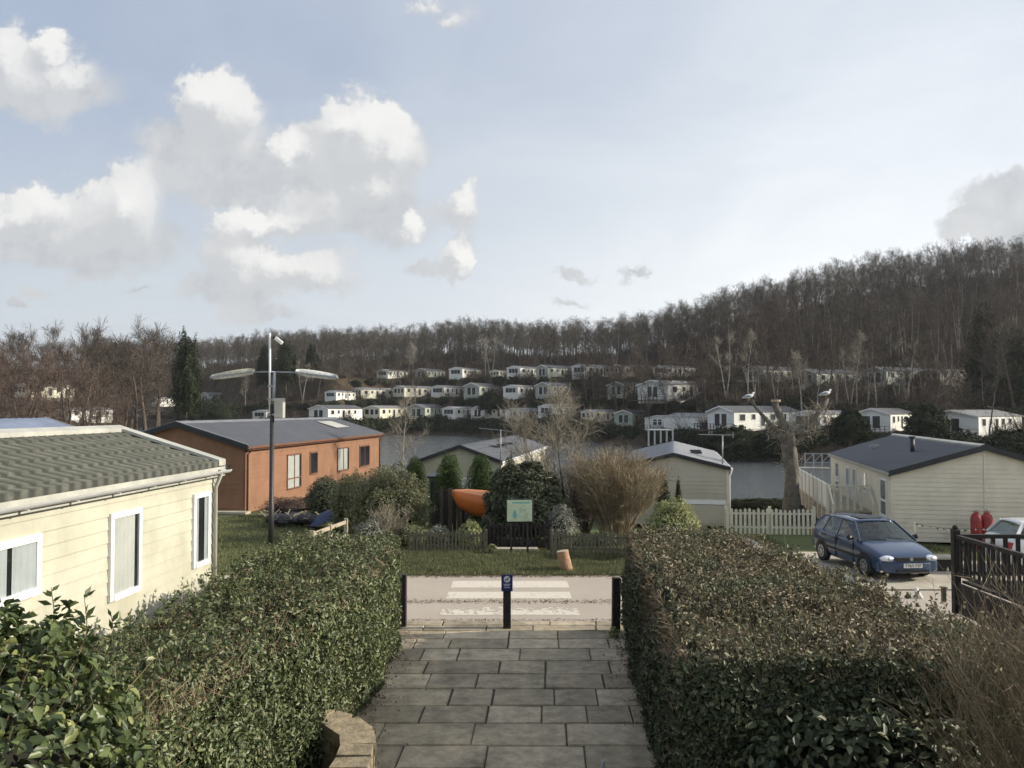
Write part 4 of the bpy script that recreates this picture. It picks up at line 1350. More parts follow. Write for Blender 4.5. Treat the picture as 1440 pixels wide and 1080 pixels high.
# far evergreen shrubs between the caravan terraces
E1 = bush('evergreen_shrub', None, None, (0, 0, 0), 2.4, 2.2, 1.7, 2600, .42, 'leaf_evergreen', 31, lumps=.3, core=.7)
E2 = bush('evergreen_shrub', None, None, (0, 0, 0), 3.2, 2.4, 1.4, 2800, .42, 'leaf_evergreen', 32, lumps=.35, core=.7)
first = {0: True, 1: True}
def ev(px, Y, z, s, label, group, k):
    src = (E1, E2)[k]
    o = src if first[k] else copy_tree(src)
    first[k] = False
    x = (px - 720) / F * Y
    o.location = (x, Y, z - .3); o.rotation_euler = (0, 0, rngT.uniform(0, 6.28)); o.scale = (s, s, s * rngT.uniform(.85, 1.15))
    return tag(o, label, 'shrub', group)
for row, offs, rng_px, step, lab, grp in (
    (1, -6.5, (255, 1440), 13.5, 'dark green waterside shrub below the bottom row of caravans', 'shrubs along the far waterside'),
    (2, -7.0, (300, 1440), 21, 'dark evergreen shrub on the bank below the middle terrace', 'shrubs below the middle terrace'),
    (3, -7.5, (500, 1440), 22, 'dark evergreen shrub on the bank below the top terrace', 'shrubs below the top terrace')):
    px = rng_px[0]; i = 0
    while px < rng_px[1]:
        Y0 = float(far_shore(px)); Y = Y0 + (O1, O2, O3)[row - 1] + offs + rngT.uniform(-1.2, 1.0)
        pyb = float((row1_px, row2_px, row3_px)[row - 1](px))
        s = rngT.uniform(.7, 1.05) * (1.1 if row == 1 else .9)
        if row == 1: s *= 1.0 + .3 * (Y0 > 150)
        H = 3.1 * s if i % 2 == 0 else 2.6 * s
        ztop = zpx(pyb - rngT.uniform(-3, 2.5), Y)        # crowns reach the foot of the row behind
        ev(px, Y, min(ztop - H, gz((px - 720) / F * Y, Y) + .6), s, lab, grp, i % 2)
        px += step * (150 / Y0) ** .9 * rngT.uniform(.75, 1.2) * 1.15; i += 1

# larger evergreens one can tell apart
def conifer(label, px, pyb, pyt, Y, wpx, seed, cone=1.0, name='conifer', mat='leaf_evergreen', n=16000, leaf=.33, group=None):
    x = (px - 720) / F * Y; zb, zt = zpx(pyb, Y), zpx(pyt, Y)
    rz = (zt - zb) / 2.0; r = wpx / F * Y / 2
    e = bush(name, label, 'tree', (x, Y, zb), r, r, rz, n, leaf, mat, seed, group, cone, lumps=.42, shell=.55, core=.6)
    MB().tube([(0, 0, -1), (0, 0, rz)], [.25, .1], 7).build('trunk', 'bark_brown', e)
    return e
conifer('tall dark columnar conifer rising above the brown lodge', 262, 602, 470, 130, 36, 61, .12)
conifer('dark pine crown behind the right lamp head, middle one', 402, 545, 482, 225, 36, 62, .4)
conifer('dark pine crown just left of the mast above the lamp', 372, 545, 487, 228, 22, 63, .4)
conifer('small dark pine right of the lamp heads', 439, 530, 488, 226, 20, 64, .4)
conifer('large black-green conifer high on the right slope', 1388, 600, 432, 122, 62, 65, .8, n=22000)
conifer('broad dark evergreen at the right edge of the slope', 1432, 590, 470, 118, 50, 66, .6, n=16000)
conifer('dark evergreen between the wide grey lodge and the pollarded tree', 1000, 560, 512, 172, 34, 67, .4)
conifer('dark evergreen mass above the brown trees left of the pollard', 962, 520, 462, 215, 36, 68, .4)
conifer('dark holly left of the small balcony caravan', 1195, 618, 580, 98, 46, 69, .3)
conifer('dark rounded laurel tree between the balcony caravan and the large lodge', 1304, 612, 572, 99, 50, 70, .3)
conifer('dark shrub mass at the right edge beneath the large white far lodge', 1425, 640, 607, 86, 70, 71, .3)
conifer('dark spreading evergreen on the shore behind the beige caravan', 1030, 650, 602, 101, 70, 72, .3)
conifer('dark evergreen on the shore behind the pollarded trunk', 1095, 648, 600, 99, 60, 73, .3)
conifer('rounded dark evergreen over the middle of the waterside hedge', 690, 578, 552, 195, 30, 74, .2)
conifer('dark evergreen dome right of the tall waterside conifer', 300, 596, 560, 205, 60, 75, .2)

# ------------------------------------------------------------------ hedges
def hedge(name, label, st, mat_side, mat_top, n, leaf, seed, core_in=.24, group=None, twn=6000, big=None, ext=0.0, near_face=True, holes=0.6, shoots=700, shoot_mat=None):
    """st: stations (Y, xin, xout, ztop, zbase); cross-section is a rounded box"""
    rs = np.random.default_rng(seed)
    st = sorted(st)
    Ys = np.array([s[0] for s in st]); A = np.array([s[1:] for s in st], float)
    def at(Y): return [np.interp(Y, Ys, A[:, k]) for k in range(4)]
    e = empty(name, (0, 0, 0), 0, label, 'hedge', group)
    # density follows how near the leaves are
    Yr = Ys[0] + (Ys[-1] - Ys[0]) * rs.random(n * 3)
    keep = rs.random(n * 3) < np.clip((Ys[0] + 3.0) / (Yr + 3.0), 0, 1) ** .6
    Yr = Yr[keep][:n]; n = len(Yr)
    # perimeter parameter: 0..1 inner side up, 1..2 top, 2..3 outer side down
    u = rs.random(n)
    xin, xout, zt, zb = at(Yr)
    wd = np.abs(xout - xin); hh = zt - zb
    per = hh + wd + hh * .35
    q = u * per
    s_in = q < hh; s_top = (q >= hh) & (q < hh + wd)
    fr = np.where(s_in, q / hh, np.where(s_top, (q - hh) / wd, (q - hh - wd) / (hh * .35)))
    sg = np.sign(xout - xin)
    X = np.where(s_in, xin, np.where(s_top, xin + (xout - xin) * fr, xout))
    Z = np.where(s_in, zb + hh * fr, np.where(s_top, zt, zt - hh * .35 * fr))
    Nx = np.where(s_in, -sg, np.where(s_top, 0, sg)); Nz = np.where(s_top, 1.0, 0.0)
    # round the shoulders
    rad = .36
    din = np.abs(X - xin); dtop = zt - Z; dout = np.abs(X - xout)
    e_in = np.clip(1 - np.maximum(din, dtop) / rad, 0, 1); e_out = np.clip(1 - np.maximum(dout, dtop) / rad, 0, 1)
    X = X + sg * e_in * rad * .33 - sg * e_out * rad * .33
    Z = Z - (e_in + e_out) * rad * .33
    Nrm = np.stack([Nx - sg * e_in * .7 + sg * e_out * .7, np.full(n, -.12), Nz + (e_in + e_out) * .5], 1)
    Nrm = unit(Nrm)
    C = np.stack([X, Yr, Z], 1)
    amp = .10 * lump(C, 1.1, seed) + .055 * lump(C, 3.3, seed + 3) + .03 * lump(C, 8.0, seed + 5) - .03
    depth = rs.random(n) ** 2 * .17
    C = C + Nrm * (amp - depth + .03 * rs.normal(0, 1, n) )[:, None]
    # end caps
    for ye, sgn, frac in ((Ys[0], -1, .22 if near_face else .0), (Ys[-1], 1, .06)):
        m = int(n * frac)
        if not m: continue
        xi, xo, z1, z0 = at(np.full(m, ye))
        cx = xi + (xo - xi) * rs.random(m); cz = z0 + (z1 - z0) * rs.random(m)
        c = np.stack([cx, np.full(m, ye), cz], 1)
        c[:, 1] += sgn * (.10 * lump(c, 1.5, seed) + .05 * lump(c, 4, seed) - rs.random(m) ** 2 * .17)
        C = np.concatenate([C, c]); Nrm = np.concatenate([Nrm, np.tile([0, sgn, .25], (m, 1))])
        s_top = np.concatenate([s_top, np.zeros(m, bool)]); zt = np.concatenate([zt, z1])
        e_in = np.concatenate([e_in, np.zeros(m)])
    n = len(C)
    dist = np.clip(C[:, 1] / 9.0, .75, 1.5)
    istop = s_top & (e_in < .35)
    # leaves a little sparser in patches so that dark gaps show
    gap = lump(C, 2.6, seed + 9)
    keep = (rs.random(n) > np.where(gap > .38, holes, 0.0))
    L = leaf * rs.uniform(.55, 1.25, n)
    for nm, sel, mt in (('side_leaves', ~istop & keep, mat_side), ('top_leaves', istop & keep, mat_top)):
        LL = L[sel] * (1.0 if nm == 'side_leaves' else .75)
        v, f = leaves_arrays(rs, C[sel], Nrm[sel], LL, LL * rs.uniform(.38, .6, len(LL)), .6 if nm == 'side_leaves' else .9, 'hex')
        np_obj(nm, v, f, mt, e)
    # uneven young shoots with a few leaves each, standing above the clipped top
    ns = shoots
    Yt = Ys[0] + (Ys[-1] - Ys[0]) * rs.random(ns) ** 1.2
    xi, xo, z1, z0 = at(Yt)
    foot = np.stack([xi + (xo - xi) * rs.uniform(.03, .97, ns), Yt, z1 - .06], 1)
    sdir = unit(rs.normal(0, .3, (ns, 3)) + [0, 0, 1]); slen = rs.uniform(.08, .26, ns)
    tipp = foot + sdir * slen[:, None]
    kk = 8
    tt = rs.uniform(.3, 1.0, (ns, kk))
    c = foot[:, None, :] + sdir[:, None, :] * (slen[:, None] * tt)[:, :, None]
    ld = rs.normal(0, 1, (ns, kk, 3)) * [1, 1, .5] + [0, 0, .35]
    ld = ld / np.linalg.norm(ld, axis=2, keepdims=True)
    LL = (leaf * rs.uniform(.6, 1.15, (ns, kk)))
    c = (c + ld * (LL * .5)[:, :, None]).reshape(-1, 3); LL = LL.ravel()
    nn2 = np.cross(ld.reshape(-1, 3), rs.normal(0, 1, (ns * kk, 3)))
    v, f = leaves_arrays(rs, c, nn2, LL, LL * .5, .2, 'hex')
    np_obj('shoot_leaves', v, f, shoot_mat or mat_side, e)
    # clipped twigs standing out of the top
    m = twn
    Yt = Ys[0] + (Ys[-1] - Ys[0]) * rs.random(m) ** 1.3
    xi, xo, z1, z0 = at(Yt)
    ft = rs.random(m); ed = np.minimum(ft, 1 - ft) * np.abs(xo - xi)
    a = np.stack([xi + (xo - xi) * ft, Yt, z1 - .13 - .16 * np.clip(1 - ed / .36, 0, 1) + .08 * lump(np.stack([xi, Yt, z1], 1), 1.1, seed)], 1)
    b = a + unit(rs.normal(0, .55, (m, 3)) + [0, 0, .75]) * rs.uniform(.08, .19, m)[:, None]
    lst = [strips_arrays(a, b, .006, .003, rs), strips_arrays(foot, tipp, .006, .003, rs)]
    m2 = twn // 3   # side twigs
    Yt = Ys[0] + (Ys[-1] - Ys[0]) * rs.random(m2)
    xi, xo, z1, z0 = at(Yt)
    sg2 = np.sign(xo - xi)
    a = np.stack([xi + sg2 * .12, Yt, z0 + (z1 - z0) * rs.random(m2)], 1)
    b = a + unit(rs.normal(0, .5, (m2, 3)) + np.stack([-sg2 * .5, 0 * sg2, .5 + 0 * sg2], 1)) * rs.uniform(.06, .2, m2)[:, None]
    lst.append(strips_arrays(a, b, .008, .004, rs))
    v, f = cat_arr(lst)
    np_obj('twigs', v, f, 'twig_hedge', e)
    # dark solid core, added to block the view through the leaves
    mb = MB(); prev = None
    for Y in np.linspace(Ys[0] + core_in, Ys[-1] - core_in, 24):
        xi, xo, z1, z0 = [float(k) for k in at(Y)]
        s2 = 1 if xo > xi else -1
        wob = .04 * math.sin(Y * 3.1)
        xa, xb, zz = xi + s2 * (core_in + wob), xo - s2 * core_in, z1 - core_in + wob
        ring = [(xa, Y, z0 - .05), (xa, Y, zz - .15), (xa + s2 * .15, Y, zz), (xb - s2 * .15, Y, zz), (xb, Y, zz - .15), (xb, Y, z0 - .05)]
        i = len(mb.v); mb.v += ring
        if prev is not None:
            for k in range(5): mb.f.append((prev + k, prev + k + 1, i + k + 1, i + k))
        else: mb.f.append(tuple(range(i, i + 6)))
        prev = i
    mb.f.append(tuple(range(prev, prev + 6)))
    mb.build('dark_core', 'hedge_core', e)
    return e

hedge('hedge', 'long clipped evergreen hedge with browned top on the left of the path',
      [(14.7, -1.98, -3.9, 1.93, 0), (12, -2.0, -4.0, 2.0, 0), (10.25, -2.1, -4.0, 2.0, 0), (10.1, -2.25, -4.0, 1.9, 0), (9.9, -2.12, -4.0, 2.0, 0), (8, -2.4, -4.15, 2.0, 0), (6.5, -2.45, -4.1, 2.2, .4), (5.0, -2.35, -3.9, 2.45, .9)],
      'leaf_hedge', 'leaf_top', 170000, .062, 5, near_face=True, twn=7000)
hedge('hedge', 'wide clipped evergreen hedge with twiggy brown top on the right of the path',
      [(15.5, 2.15, 3.7, 1.88, 0), (14.6, 2.02, 4.2, 1.93, 0), (12.4, 1.85, 4.6, 1.95, 0), (9.9, 1.68, 5.0, 1.95, 0), (9.0, 1.62, 5.05, 1.86, .0), (8.7, 1.6, 5.1, 1.93, 0), (7.25, 1.45, 5.3, 1.98, 0)],
      'leaf_dark', 'leaf_top2', 200000, .06, 6, near_face=True, twn=16000, shoot_mat='leaf_top2', shoots=1100)

def laurel_near():
    e = bush('laurel_bush', 'large-leaved glossy laurel closest at the lower left corner', 'shrub', (-3.0, 4.35, .90), .98, 1.35, 1.12, 11000, .076, 'leaf_laurel', 81, kind='hex', lumps=.16, shell=.3, core=.66, twigs=500)
    e2 = bush('laurel_bush', 'large-leaved laurel with dark shaded leaves low in the right hedge front', 'shrub', (3.1, 7.2, .15), 1.25, .45, .8, 5200, .09, 'leaf_dark', 82, kind='hex', lumps=.14, shell=.3, core=.66)
    # leafy sprigs sticking up against the yellow wall
    for k, (px, py, pyb, lab) in enumerate(((72, 826, 870, 'leafy laurel sprig standing up against the yellow wall, left of two'), (118, 836, 885, 'leafy laurel sprig standing up against the yellow wall, right of two'), (156, 862, 900, 'short leafy sprig in front of the base of the yellow wall'))):
        Yd = 5.6
        base = P(px + 4, pyb + 20, Yd); top = P(px, py, Yd)
        s = empty('sprig', base, 0, lab, 'sprig')
        d = top - base
        MB().tube([(0, 0, 0), d * .5 + Vector((.01, 0, 0)), d], [.004, .003, .002], 5).build('stem', 'bark_brown', s)
        rs = np.random.default_rng(90 + k)
        n = 11
        t = rs.uniform(.35, 1.0, n)
        C0 = np.array(d)[None, :] * t[:, None]
        dirs = unit(np.stack([rs.normal(0, 1, n), rs.normal(0, .5, n), rs.uniform(.1, .9, n)], 1))
        Lf = rs.uniform(.06, .1, n)
        C = C0 + dirs * (Lf * .5)[:, None]
        T = dirs; B = unit(np.cross(T, rs.normal(0, 1, (n, 3))))
        W = Lf[:, None] * .38; LL = Lf[:, None]
        v = np.stack([C - T * LL * .5, C - T * LL * .05 + B * W * .5, C + T * LL * .5, C - T * LL * .05 - B * W * .5], 1).reshape(-1, 3)
        f = (np.arange(n) * 4)[:, None] + np.array([[0, 1, 2, 3]])
        np_obj('leaves', v, f, 'leaf_laurel', s)
laurel_near()

def twig_shrub(name, label, loc, H, spread, n, seed, mat, w=.008, stems=60, leaves=0, lmat='leaf_olive', lean=(0, 0), wide=0.12, leaf=.04):
    """multi-stemmed leafless shrub fanning from its foot"""
    rs = random.Random(seed); nr = np.random.default_rng(seed)
    e = empty(name, loc, 0, label, 'shrub')
    A, B, W0, W1 = [], [], [], []
    tips = []
    for s in range(stems):
        az = rs.uniform(0, 2 * PI); r = rs.random() ** .6
        foot = Vector((math.cos(az) * wide * r, math.sin(az) * wide * r, 0))
        end = Vector((math.cos(az) * spread * r + lean[0] * H, math.sin(az) * spread * r + lean[1] * H, H * rs.uniform(.7, 1.0) * (1 - .25 * r * r)))
        p = foot; k = 6
        pts = [p]
        for j in range(1, k + 1):
            t = j / k
            q = foot.lerp(end, t); q.z = end.z * (t ** .85)
            q += Vector((rs.gauss(0, .03), rs.gauss(0, .03), 0)) * H * t
            pts.append(q)
        for j in range(k):
            A.append(pts[j]); B.append(pts[j + 1]); W0.append(w * (2.2 - 1.4 * j / k)); W1.append(w * (2.2 - 1.4 * (j + 1) / k))
        for m in range(n):
            t = rs.uniform(.25, 1.0) * k; i = min(int(t), k - 1)
            a = pts[i].lerp(pts[i + 1], t - i)
            d = ((pts[i + 1] - pts[i]).normalized() + Vector((rs.gauss(0, .45), rs.gauss(0, .45), rs.gauss(.15, .3)))).normalized()
            ln = H * rs.uniform(.08, .26)
            b = a + d * ln
            A.append(a); B.append(b); W0.append(w * .8); W1.append(w * .4); tips.append(b)
            for z in range(2):
                a2 = a.lerp(b, rs.uniform(.3, .8)); d2 = (d + Vector((rs.gauss(0, .5), rs.gauss(0, .5), rs.gauss(0, .4)))).normalized()
                A.append(a2); B.append(a2 + d2 * ln * .5); W0.append(w * .6); W1.append(w * .35); tips.append(A[-1])
    v, f = strips_arrays(np.array([a[:] for a in A]), np.array([b[:] for b in B]), np.array(W0), np.array(W1), nr)
    np_obj('stems', v, f, mat, e)
    if leaves:
        T = np.array([t[:] for t in tips]); T = T[nr.integers(0, len(T), leaves)] + nr.normal(0, .03, (leaves, 3))
        L = leaf * nr.uniform(.6, 1.2, leaves)
        v, f = leaves_arrays(nr, T, nr.normal(0, 1, (leaves, 3)) + [0, 0, .5], L, L * .5, .5, 'quad')
        np_obj('leaves', v, f, lmat, e)
    return e
twig_shrub('twiggy_shrub', 'tall brown twiggy shrub at the lower right corner', (4.08, 5.9, .5), 2.4, .9, 30, 7, 'twig_hedge', .006, 105, 2200, 'leaf_top', (-.05, 0), .5, .04)
for i, (px, py, pyb, Y, lab) in enumerate(((1102, 745, 905, 9.6, 'tall thin bare shoot sticking up from the right hedge, left of two'), (1170, 800, 900, 9.2, 'short thin bare shoot sticking up from the right hedge, right of two'))):
    b = P(px + 18, pyb + 25, Y); t = P(px, py, Y)
    s = empty('shoot', b, 0, lab, 'shoot')
    d = t - b
    mb = MB().tube([(0, 0, 0), d * .5 + Vector((.02, 0, 0)), d], [.005, .004, .002], 5)
    mb.tube([d * .6, d * .75 + Vector((-.06, 0, .04))], [.003, .001], 4); mb.tube([d * .75, d * .9 + Vector((-.05, 0, .03))], [.003, .001], 4)
    mb.build('stem', 'twig_hedge', s)

# ------------------------------------------------------------------ stone wall by the path
def stone_wall():
    rs = random.Random(4)
    e = empty('stone_wall', (-1.9, 8.6, 0), 0, 'low curved stone wall end at the bottom left of the path', 'wall')
    o = Vector((-1.9, 8.6, 0))
    ctr = [(-2.75, 9.75), (-2.4, 9.75), (-2.05, 9.62), (-1.78, 9.35), (-1.66, 9.0), (-1.64, 8.6), (-1.64, 8.15), (-1.64, 7.6)]
    wd = .17
    bl = MB()
    for lvl in range(4):
        z0 = lvl * .155; z1 = z0 + .148
        t = rs.random() * .3
        pos = t
        total = len(ctr) - 1.001
        while pos < total:
            nx = min(pos + rs.uniform(.6, 1.1), total)
            def pt(q):
                q = min(q, len(ctr) - 1.001); i = int(q); a = Vector(ctr[i]); b = Vector(ctr[i + 1]); return a.lerp(b, q - i)
            a, b = pt(pos + .03), pt(nx - .03)
            d = (b - a); nrm = Vector((-d.y, d.x)).normalized()
            w_ = wd * (1.12 if lvl == 3 else 1) + rs.uniform(-.015, .02)
            pts = [a - nrm * w_, b - nrm * w_, b + nrm * w_, a + nrm * w_]
            i = len(bl.v)
            for z in (z0, z1 + rs.uniform(-.01, .02)):
                bl.v += [(p.x - o.x + rs.uniform(-.012, .012), p.y - o.y + rs.uniform(-.012, .012), z + rs.uniform(-.006, .006)) for p in pts]
            for q in ((0, 1, 2, 3), (7, 6, 5, 4), (0, 4, 5, 1), (1, 5, 6, 2), (2, 6, 7, 3), (3, 7, 4, 0)): bl.f.append(tuple(i + k for k in q))
            pos = nx
    ob = bl.build('blocks', 'stone', e, bevel=.02)
    core = MB()
    for a, b in zip(ctr[:-1], ctr[1:]):
        core.bar((a[0] - o.x, a[1] - o.y, .28), (b[0] - o.x, b[1] - o.y, .28), wd * 1.5, .54)
    core.build('fill', 'mortar', e)
stone_wall()

# ------------------------------------------------------------------ bollards
def bollards():
    e = empty('bollard', (0, 0, 0), 0)
    mb = MB(); 
    mb.box((-.075, -.075, -.1), (.075, .075, .98)); mb.build('post', 'dark_timber', e, bevel=.012)
    MB().box((-.08, -.08, .98), (.08, .08, 1.02)).build('cap', 'dark_timber', e, bevel=.015)
    p = PG(566, 882, 0); e.location = (p.x, p.y, 0)
    tag(e, 'black square timber bollard at the left hedge end', 'bollard', 'bollards across the path end')
    m = copy_tree(e); p = PG(713, 884, 0); m.location = (p.x, p.y, 0); tag(m, 'middle black timber bollard carrying the blue sign', 'bollard', 'bollards across the path end')
    m2 = copy_tree(e); p2 = PG(866, 889, 0); m2.location = (p2.x, p2.y, 0); m2.rotation_euler = (0, R(.8), .05); tag(m2, 'black square timber bollard beside the right hedge end', 'bollard', 'bollards across the path end')
    s = empty('notice_plate', (p.x, p.y - .079, .76), 0, 'small blue notice with white round emblem on the middle bollard', 'sign')
    MB().box((-.108, -.012, -.03), (.108, 0, .285)).build('plate', 'blue_sign', s, bevel=.01)
    ring = MB()
    n = 28
    for k in range(n):
        a0, a1 = 2 * PI * k / n, 2 * PI * (k + 1) / n
        ring.face([(.062 * math.cos(a0), -.0145, .2 + .062 * math.sin(a0)), (.062 * math.cos(a1), -.0145, .2 + .062 * math.sin(a1)), (0, -.0145, .2)])
    em = ring.build('emblem', 'white_paint', s)
    d = MB()   # dark slanting figure on the disc
    for a, b, w in (((-.034, .182), (.012, .205), .02), ((.0, .196), (.034, .226), .022), ((-.03, .182), (-.036, .166), .010), ((.006, .2), (.01, .168), .010)):
        d.bar((a[0], -.0165, a[1]), (b[0], -.0165, b[1]), .003, w, up=(0, 0, 1)) 
    d.build('figure', 'blue_sign', em)
    for z, w in ((.098, .064), (.072, .056), (.036, .052)):
        t = MB(); x = -w
        while x < w:
            q = random.uniform(.012, .026)
            t.box((x, -.0145, z), (min(x + q, w), -.0125, z + .015)); x += q + .007
        t.build('text_line', 'white_paint', s)
bollards()

# ------------------------------------------------------------------ lamp post
def lamp_post():
    Y = 25.0
    b = PG(381, 768, 0)
    x, y = b.x, b.y
    px2 = lambda px, py: Vector(P(px, py, y)) - Vector((x, y, 0))
    e = empty('street_lamp', (x, y, 0), 0, 'black lamp post with two mossy lantern arms in front of the brown lodge', 'street lamp')
    ztop = px2(384, 523).z
    MB().tube([(0, 0, -.1), (0, 0, 1.3), (0, 0, 1.32), (0, 0, ztop - 1.0)], [.085, .085, .07, .065], 12).build('pole', 'black_metal', e, smooth=True)
    MB().tube([(.04, 0, ztop - 1.2), (.06, 0, ztop)], [.045, .045], 10).build('upper_pole', 'galv', e, smooth=True)
    a = px2(386, 523)
    l0, l1 = px2(357, 523), px2(298, 531)
    r0, r1 = px2(417, 524), px2(474, 531)
    MB().tube([a, l0], .022, 8).build('arm', 'galv', e, smooth=True)
    MB().tube([a, r0], .022, 8).build('arm', 'galv', e, smooth=True)
    def head(c0, c1, mat, lab):
        d = (c1 - c0); L = d.length; d.normalize()
        ob = MB()
        # shallow canopy of half-round section with lipped glazing below
        n = 9; secs = 7
        up = Vector((0, 0, 1)); sd = d.cross(up).normalized()
        for s in range(secs + 1):
            t = s / secs
            q = c0 + d * L * t
            taper = .72 + .28 * math.sin(PI * min(1, t * 1.0 + .15))
            if t in (0, 1): taper *= .82
            for k in range(n):
                a_ = PI * k / (n - 1)
                ob.v.append(tuple(q + sd * math.cos(a_) * .17 * taper + up * (math.sin(a_) * .125 * taper + .02)))
        for s in range(secs):
            for k in range(n - 1):
                i = s * n + k; ob.f.append((i, i + 1, i + n + 1, i + n))
        ob.f.append(tuple(range(n))); ob.f.append(tuple(reversed(range(secs * n, secs * n + n))))
        h = ob.build('lantern', mat, e, smooth=True)
        lip = MB()
        for sg in (1, -1):
            lip.bar(c0 + sd * .15 * sg + up * .0, c1 + sd * .15 * sg + up * .0, .03, .05)
        lip.bar(c0 + sd * .15, c0 - sd * .15, .03, .05); lip.bar(c1 + sd * .15, c1 - sd * .15, .03, .05)
        lip.build('rim', 'galv', h)
        g = MB()
        for s in range(5):
            t = .04 + .92 * s / 4
            q = c0 + d * L * t
            k2 = 1.0 if 0 < s < 4 else .7
            g.v += [tuple(q + sd * .13), tuple(q + sd * .11 * k2 - up * .09 * k2), tuple(q - sd * .11 * k2 - up * .09 * k2), tuple(q - sd * .13)]
        for s in range(4):
            for k in range(3):
                i = s * 4 + k; g.f.append((i, i + 1, i + 5, i + 4))
        g.f.append((0, 1, 2, 3)); g.f.append((19, 18, 17, 16))
        g.build('glazing', 'lamp_cover', h)
    head(l0, l1, 'lamp_moss', 'l'); head(r0, r1, 'lamp_cover', 'r')
    # mast clamped to the lamp post, with a camera
    m = empty('camera_mast', (x, y, 0), 0, 'thin white mast with small camera clamped to the lamp post', 'mast')
    mt, mbm = px2(379.5, 468), px2(379.5, 576)
    MB().tube([mbm - Vector((0, .0, 0)), mt], .035, 8).build('pole', 'white_paint', m, smooth=True)
    for py in (543, 562, 583):
        c = px2(380, py)
        MB().box((c.x - .06, -.06, c.z - .03), (.09, .06, c.z + .03)).build('clamp', 'galv', m)
    c = px2(387, 475)
    MB().tube([mt - Vector((0, 0, .12)), c], .015, 6).build('bracket', 'black_metal', m)
    c1 = px2(397, 483)
    cb = MB().bar(c, c1, .11, .11).build('camera_body', 'white_paint', m, bevel=.02)
    MB().tube([c - Vector((.05, 0, -.02)), c], .045, 10).build('lens', 'black_trim', cb)
    bx = empty('equipment_box', (x + .24, y - .02, px2(394, 588).z), 0, 'grey metal equipment box strapped to the lamp post', 'box')
    zz = px2(394, 560).z - px2(394, 588).z
    MB().box((-.14, -.12, 0), (.14, .12, zz)).build('casing', 'ridge_pale', bx, bevel=.015)
    MB().box((-.12, -.135, .04), (.12, -.122, zz - .04)).build('door', 'ridge_pale', bx)
    MB().box((-.2, -.04, zz * .3), (-.142, .04, zz * .36)).build('strap', 'black_metal', bx)
lamp_post()

# ------------------------------------------------------------------ garden across the road
def picket_run(name, label, p0, p1, h, pw, gap, mat, thick=.02, posts=2.0, group=None, pointed=True, rails=(.25, .8), cat='fence'):
    p0, p1 = Vector(p0), Vector(p1)
    d = p1 - p0; L = Vector((d.x, d.y)).length
    rz = math.atan2(d.y, d.x)
    e = empty(name, p0, rz, label, cat, group)
    dz = d.z / L
    mb = MB(); x = 0.0; rs = random.Random(int(p0.x * 10))
    while x < L:
        z = dz * x; hh = h * rs.uniform(.96, 1.03)
        t = rs.uniform(-.006, .006)
        if pointed:
            i = len(mb.v)
            prof = [(x, z - .02), (x + pw, z - .02), (x + pw + t, z + hh - pw * .5), (x + pw / 2 + t, z + hh), (x + t, z + hh - pw * .5)]
            mb.v += [(a, -thick, b) for a, b in prof] + [(a, 0, b) for a, b in prof]
            mb.f += [tuple(i + k for k in range(5)), tuple(i + 5 + k for k in reversed(range(5)))] + [(i + k, i + 5 + k, i + 5 + (k + 1) % 5, i + (k + 1) % 5) for k in range(5)]
        else: mb.box((x, -thick, z), (x + pw, 0, z + hh))
        x += pw + gap
    mb.build('pickets', mat, e)
    for r in rails:
        MB().bar((0, .02, h * r), (L, .02, h * r + d.z), .03, .07).build('rail', mat, e)
    n = max(1, int(round(L / posts)))
    for k in range(n + 1):
        xx = L * k / n
        MB().box((xx - .045, .037, dz * xx - .1), (xx + .045, .13, dz * xx + h * 1.08)).build('post', mat, e)
    return e
g0, g1 = PG(575, 775, 0), PG(683, 775, 0)
picket_run('picket_fence', 'low mossy picket fence in front of the garden, left of the map board', (g0.x, g0.y, 0), (g1.x, g1.y, 0), .58, .06, .045, 'wood_mossy')
g0, g1 = PG(687, 768, 0), PG(772, 770, 0)
picket_run('picket_gate', 'dark picket gate section behind the map board', (g0.x, g0.y, 0), (g1.x, g1.y, 0), .75, .07, .06, 'dark_timber', cat='gate')
g0, g1 = PG(775, 778, 0), PG(905, 782, 0)
picket_run('picket_fence', 'low mossy picket fence in front of the brown twiggy shrub', (g0.x, g0.y, 0), (g1.x, g1.y, 0), .62, .06, .045, 'wood_mossy')
g0, g1 = PG(1021, 746, -.33), PG(1146, 747, -.33)
picket_run('picket_fence', 'cream picket fence beneath the pollarded tree', (g0.x, g0.y, gz(g0.x, g0.y)), (g1.x, g1.y, gz(g1.x, g1.y)), .93, .09, .075, 'picket_cream')
MB_ = MB()
a = PG(700, 772, 0); b = PG(742, 773, 0)
tag(MB().box((a.x - .1, a.y - .25, -.02), (b.x + .3, a.y + .05, .05)).build('threshold_slab', 'concrete', bevel=.01), 'pale stone slab on the grass under the map board', 'slab')

def rail_fence():
    a, b = Vector(P(455, 742, 20.9)), Vector(P(487, 722, 23.4))
    a.z, b.z = .0, .0
    a, b = PG(455, 741 + 34, 0), PG(487, 735 + 30, 0)
    a = Vector((-5.25, 21.6, 0)); b = Vector((-4.85, 24.0, 0))
    e = empty('rail_fence', a, 0, 'short pale timber rail fence beside the olive shrub behind the left hedge', 'fence')
    d = b - a
    for t in (0, .5, 1):
        p = d * t; MB().box((p.x - .05, p.y - .05, -.1), (p.x + .05, p.y + .05, 1.02)).build('post', 'wood_pale', e)
    for z in (.92, .55):
        MB().bar(Vector((0, 0, z)), d + Vector((0, 0, z)), .04, .1).build('rail', 'wood_pale', e)
rail_fence()

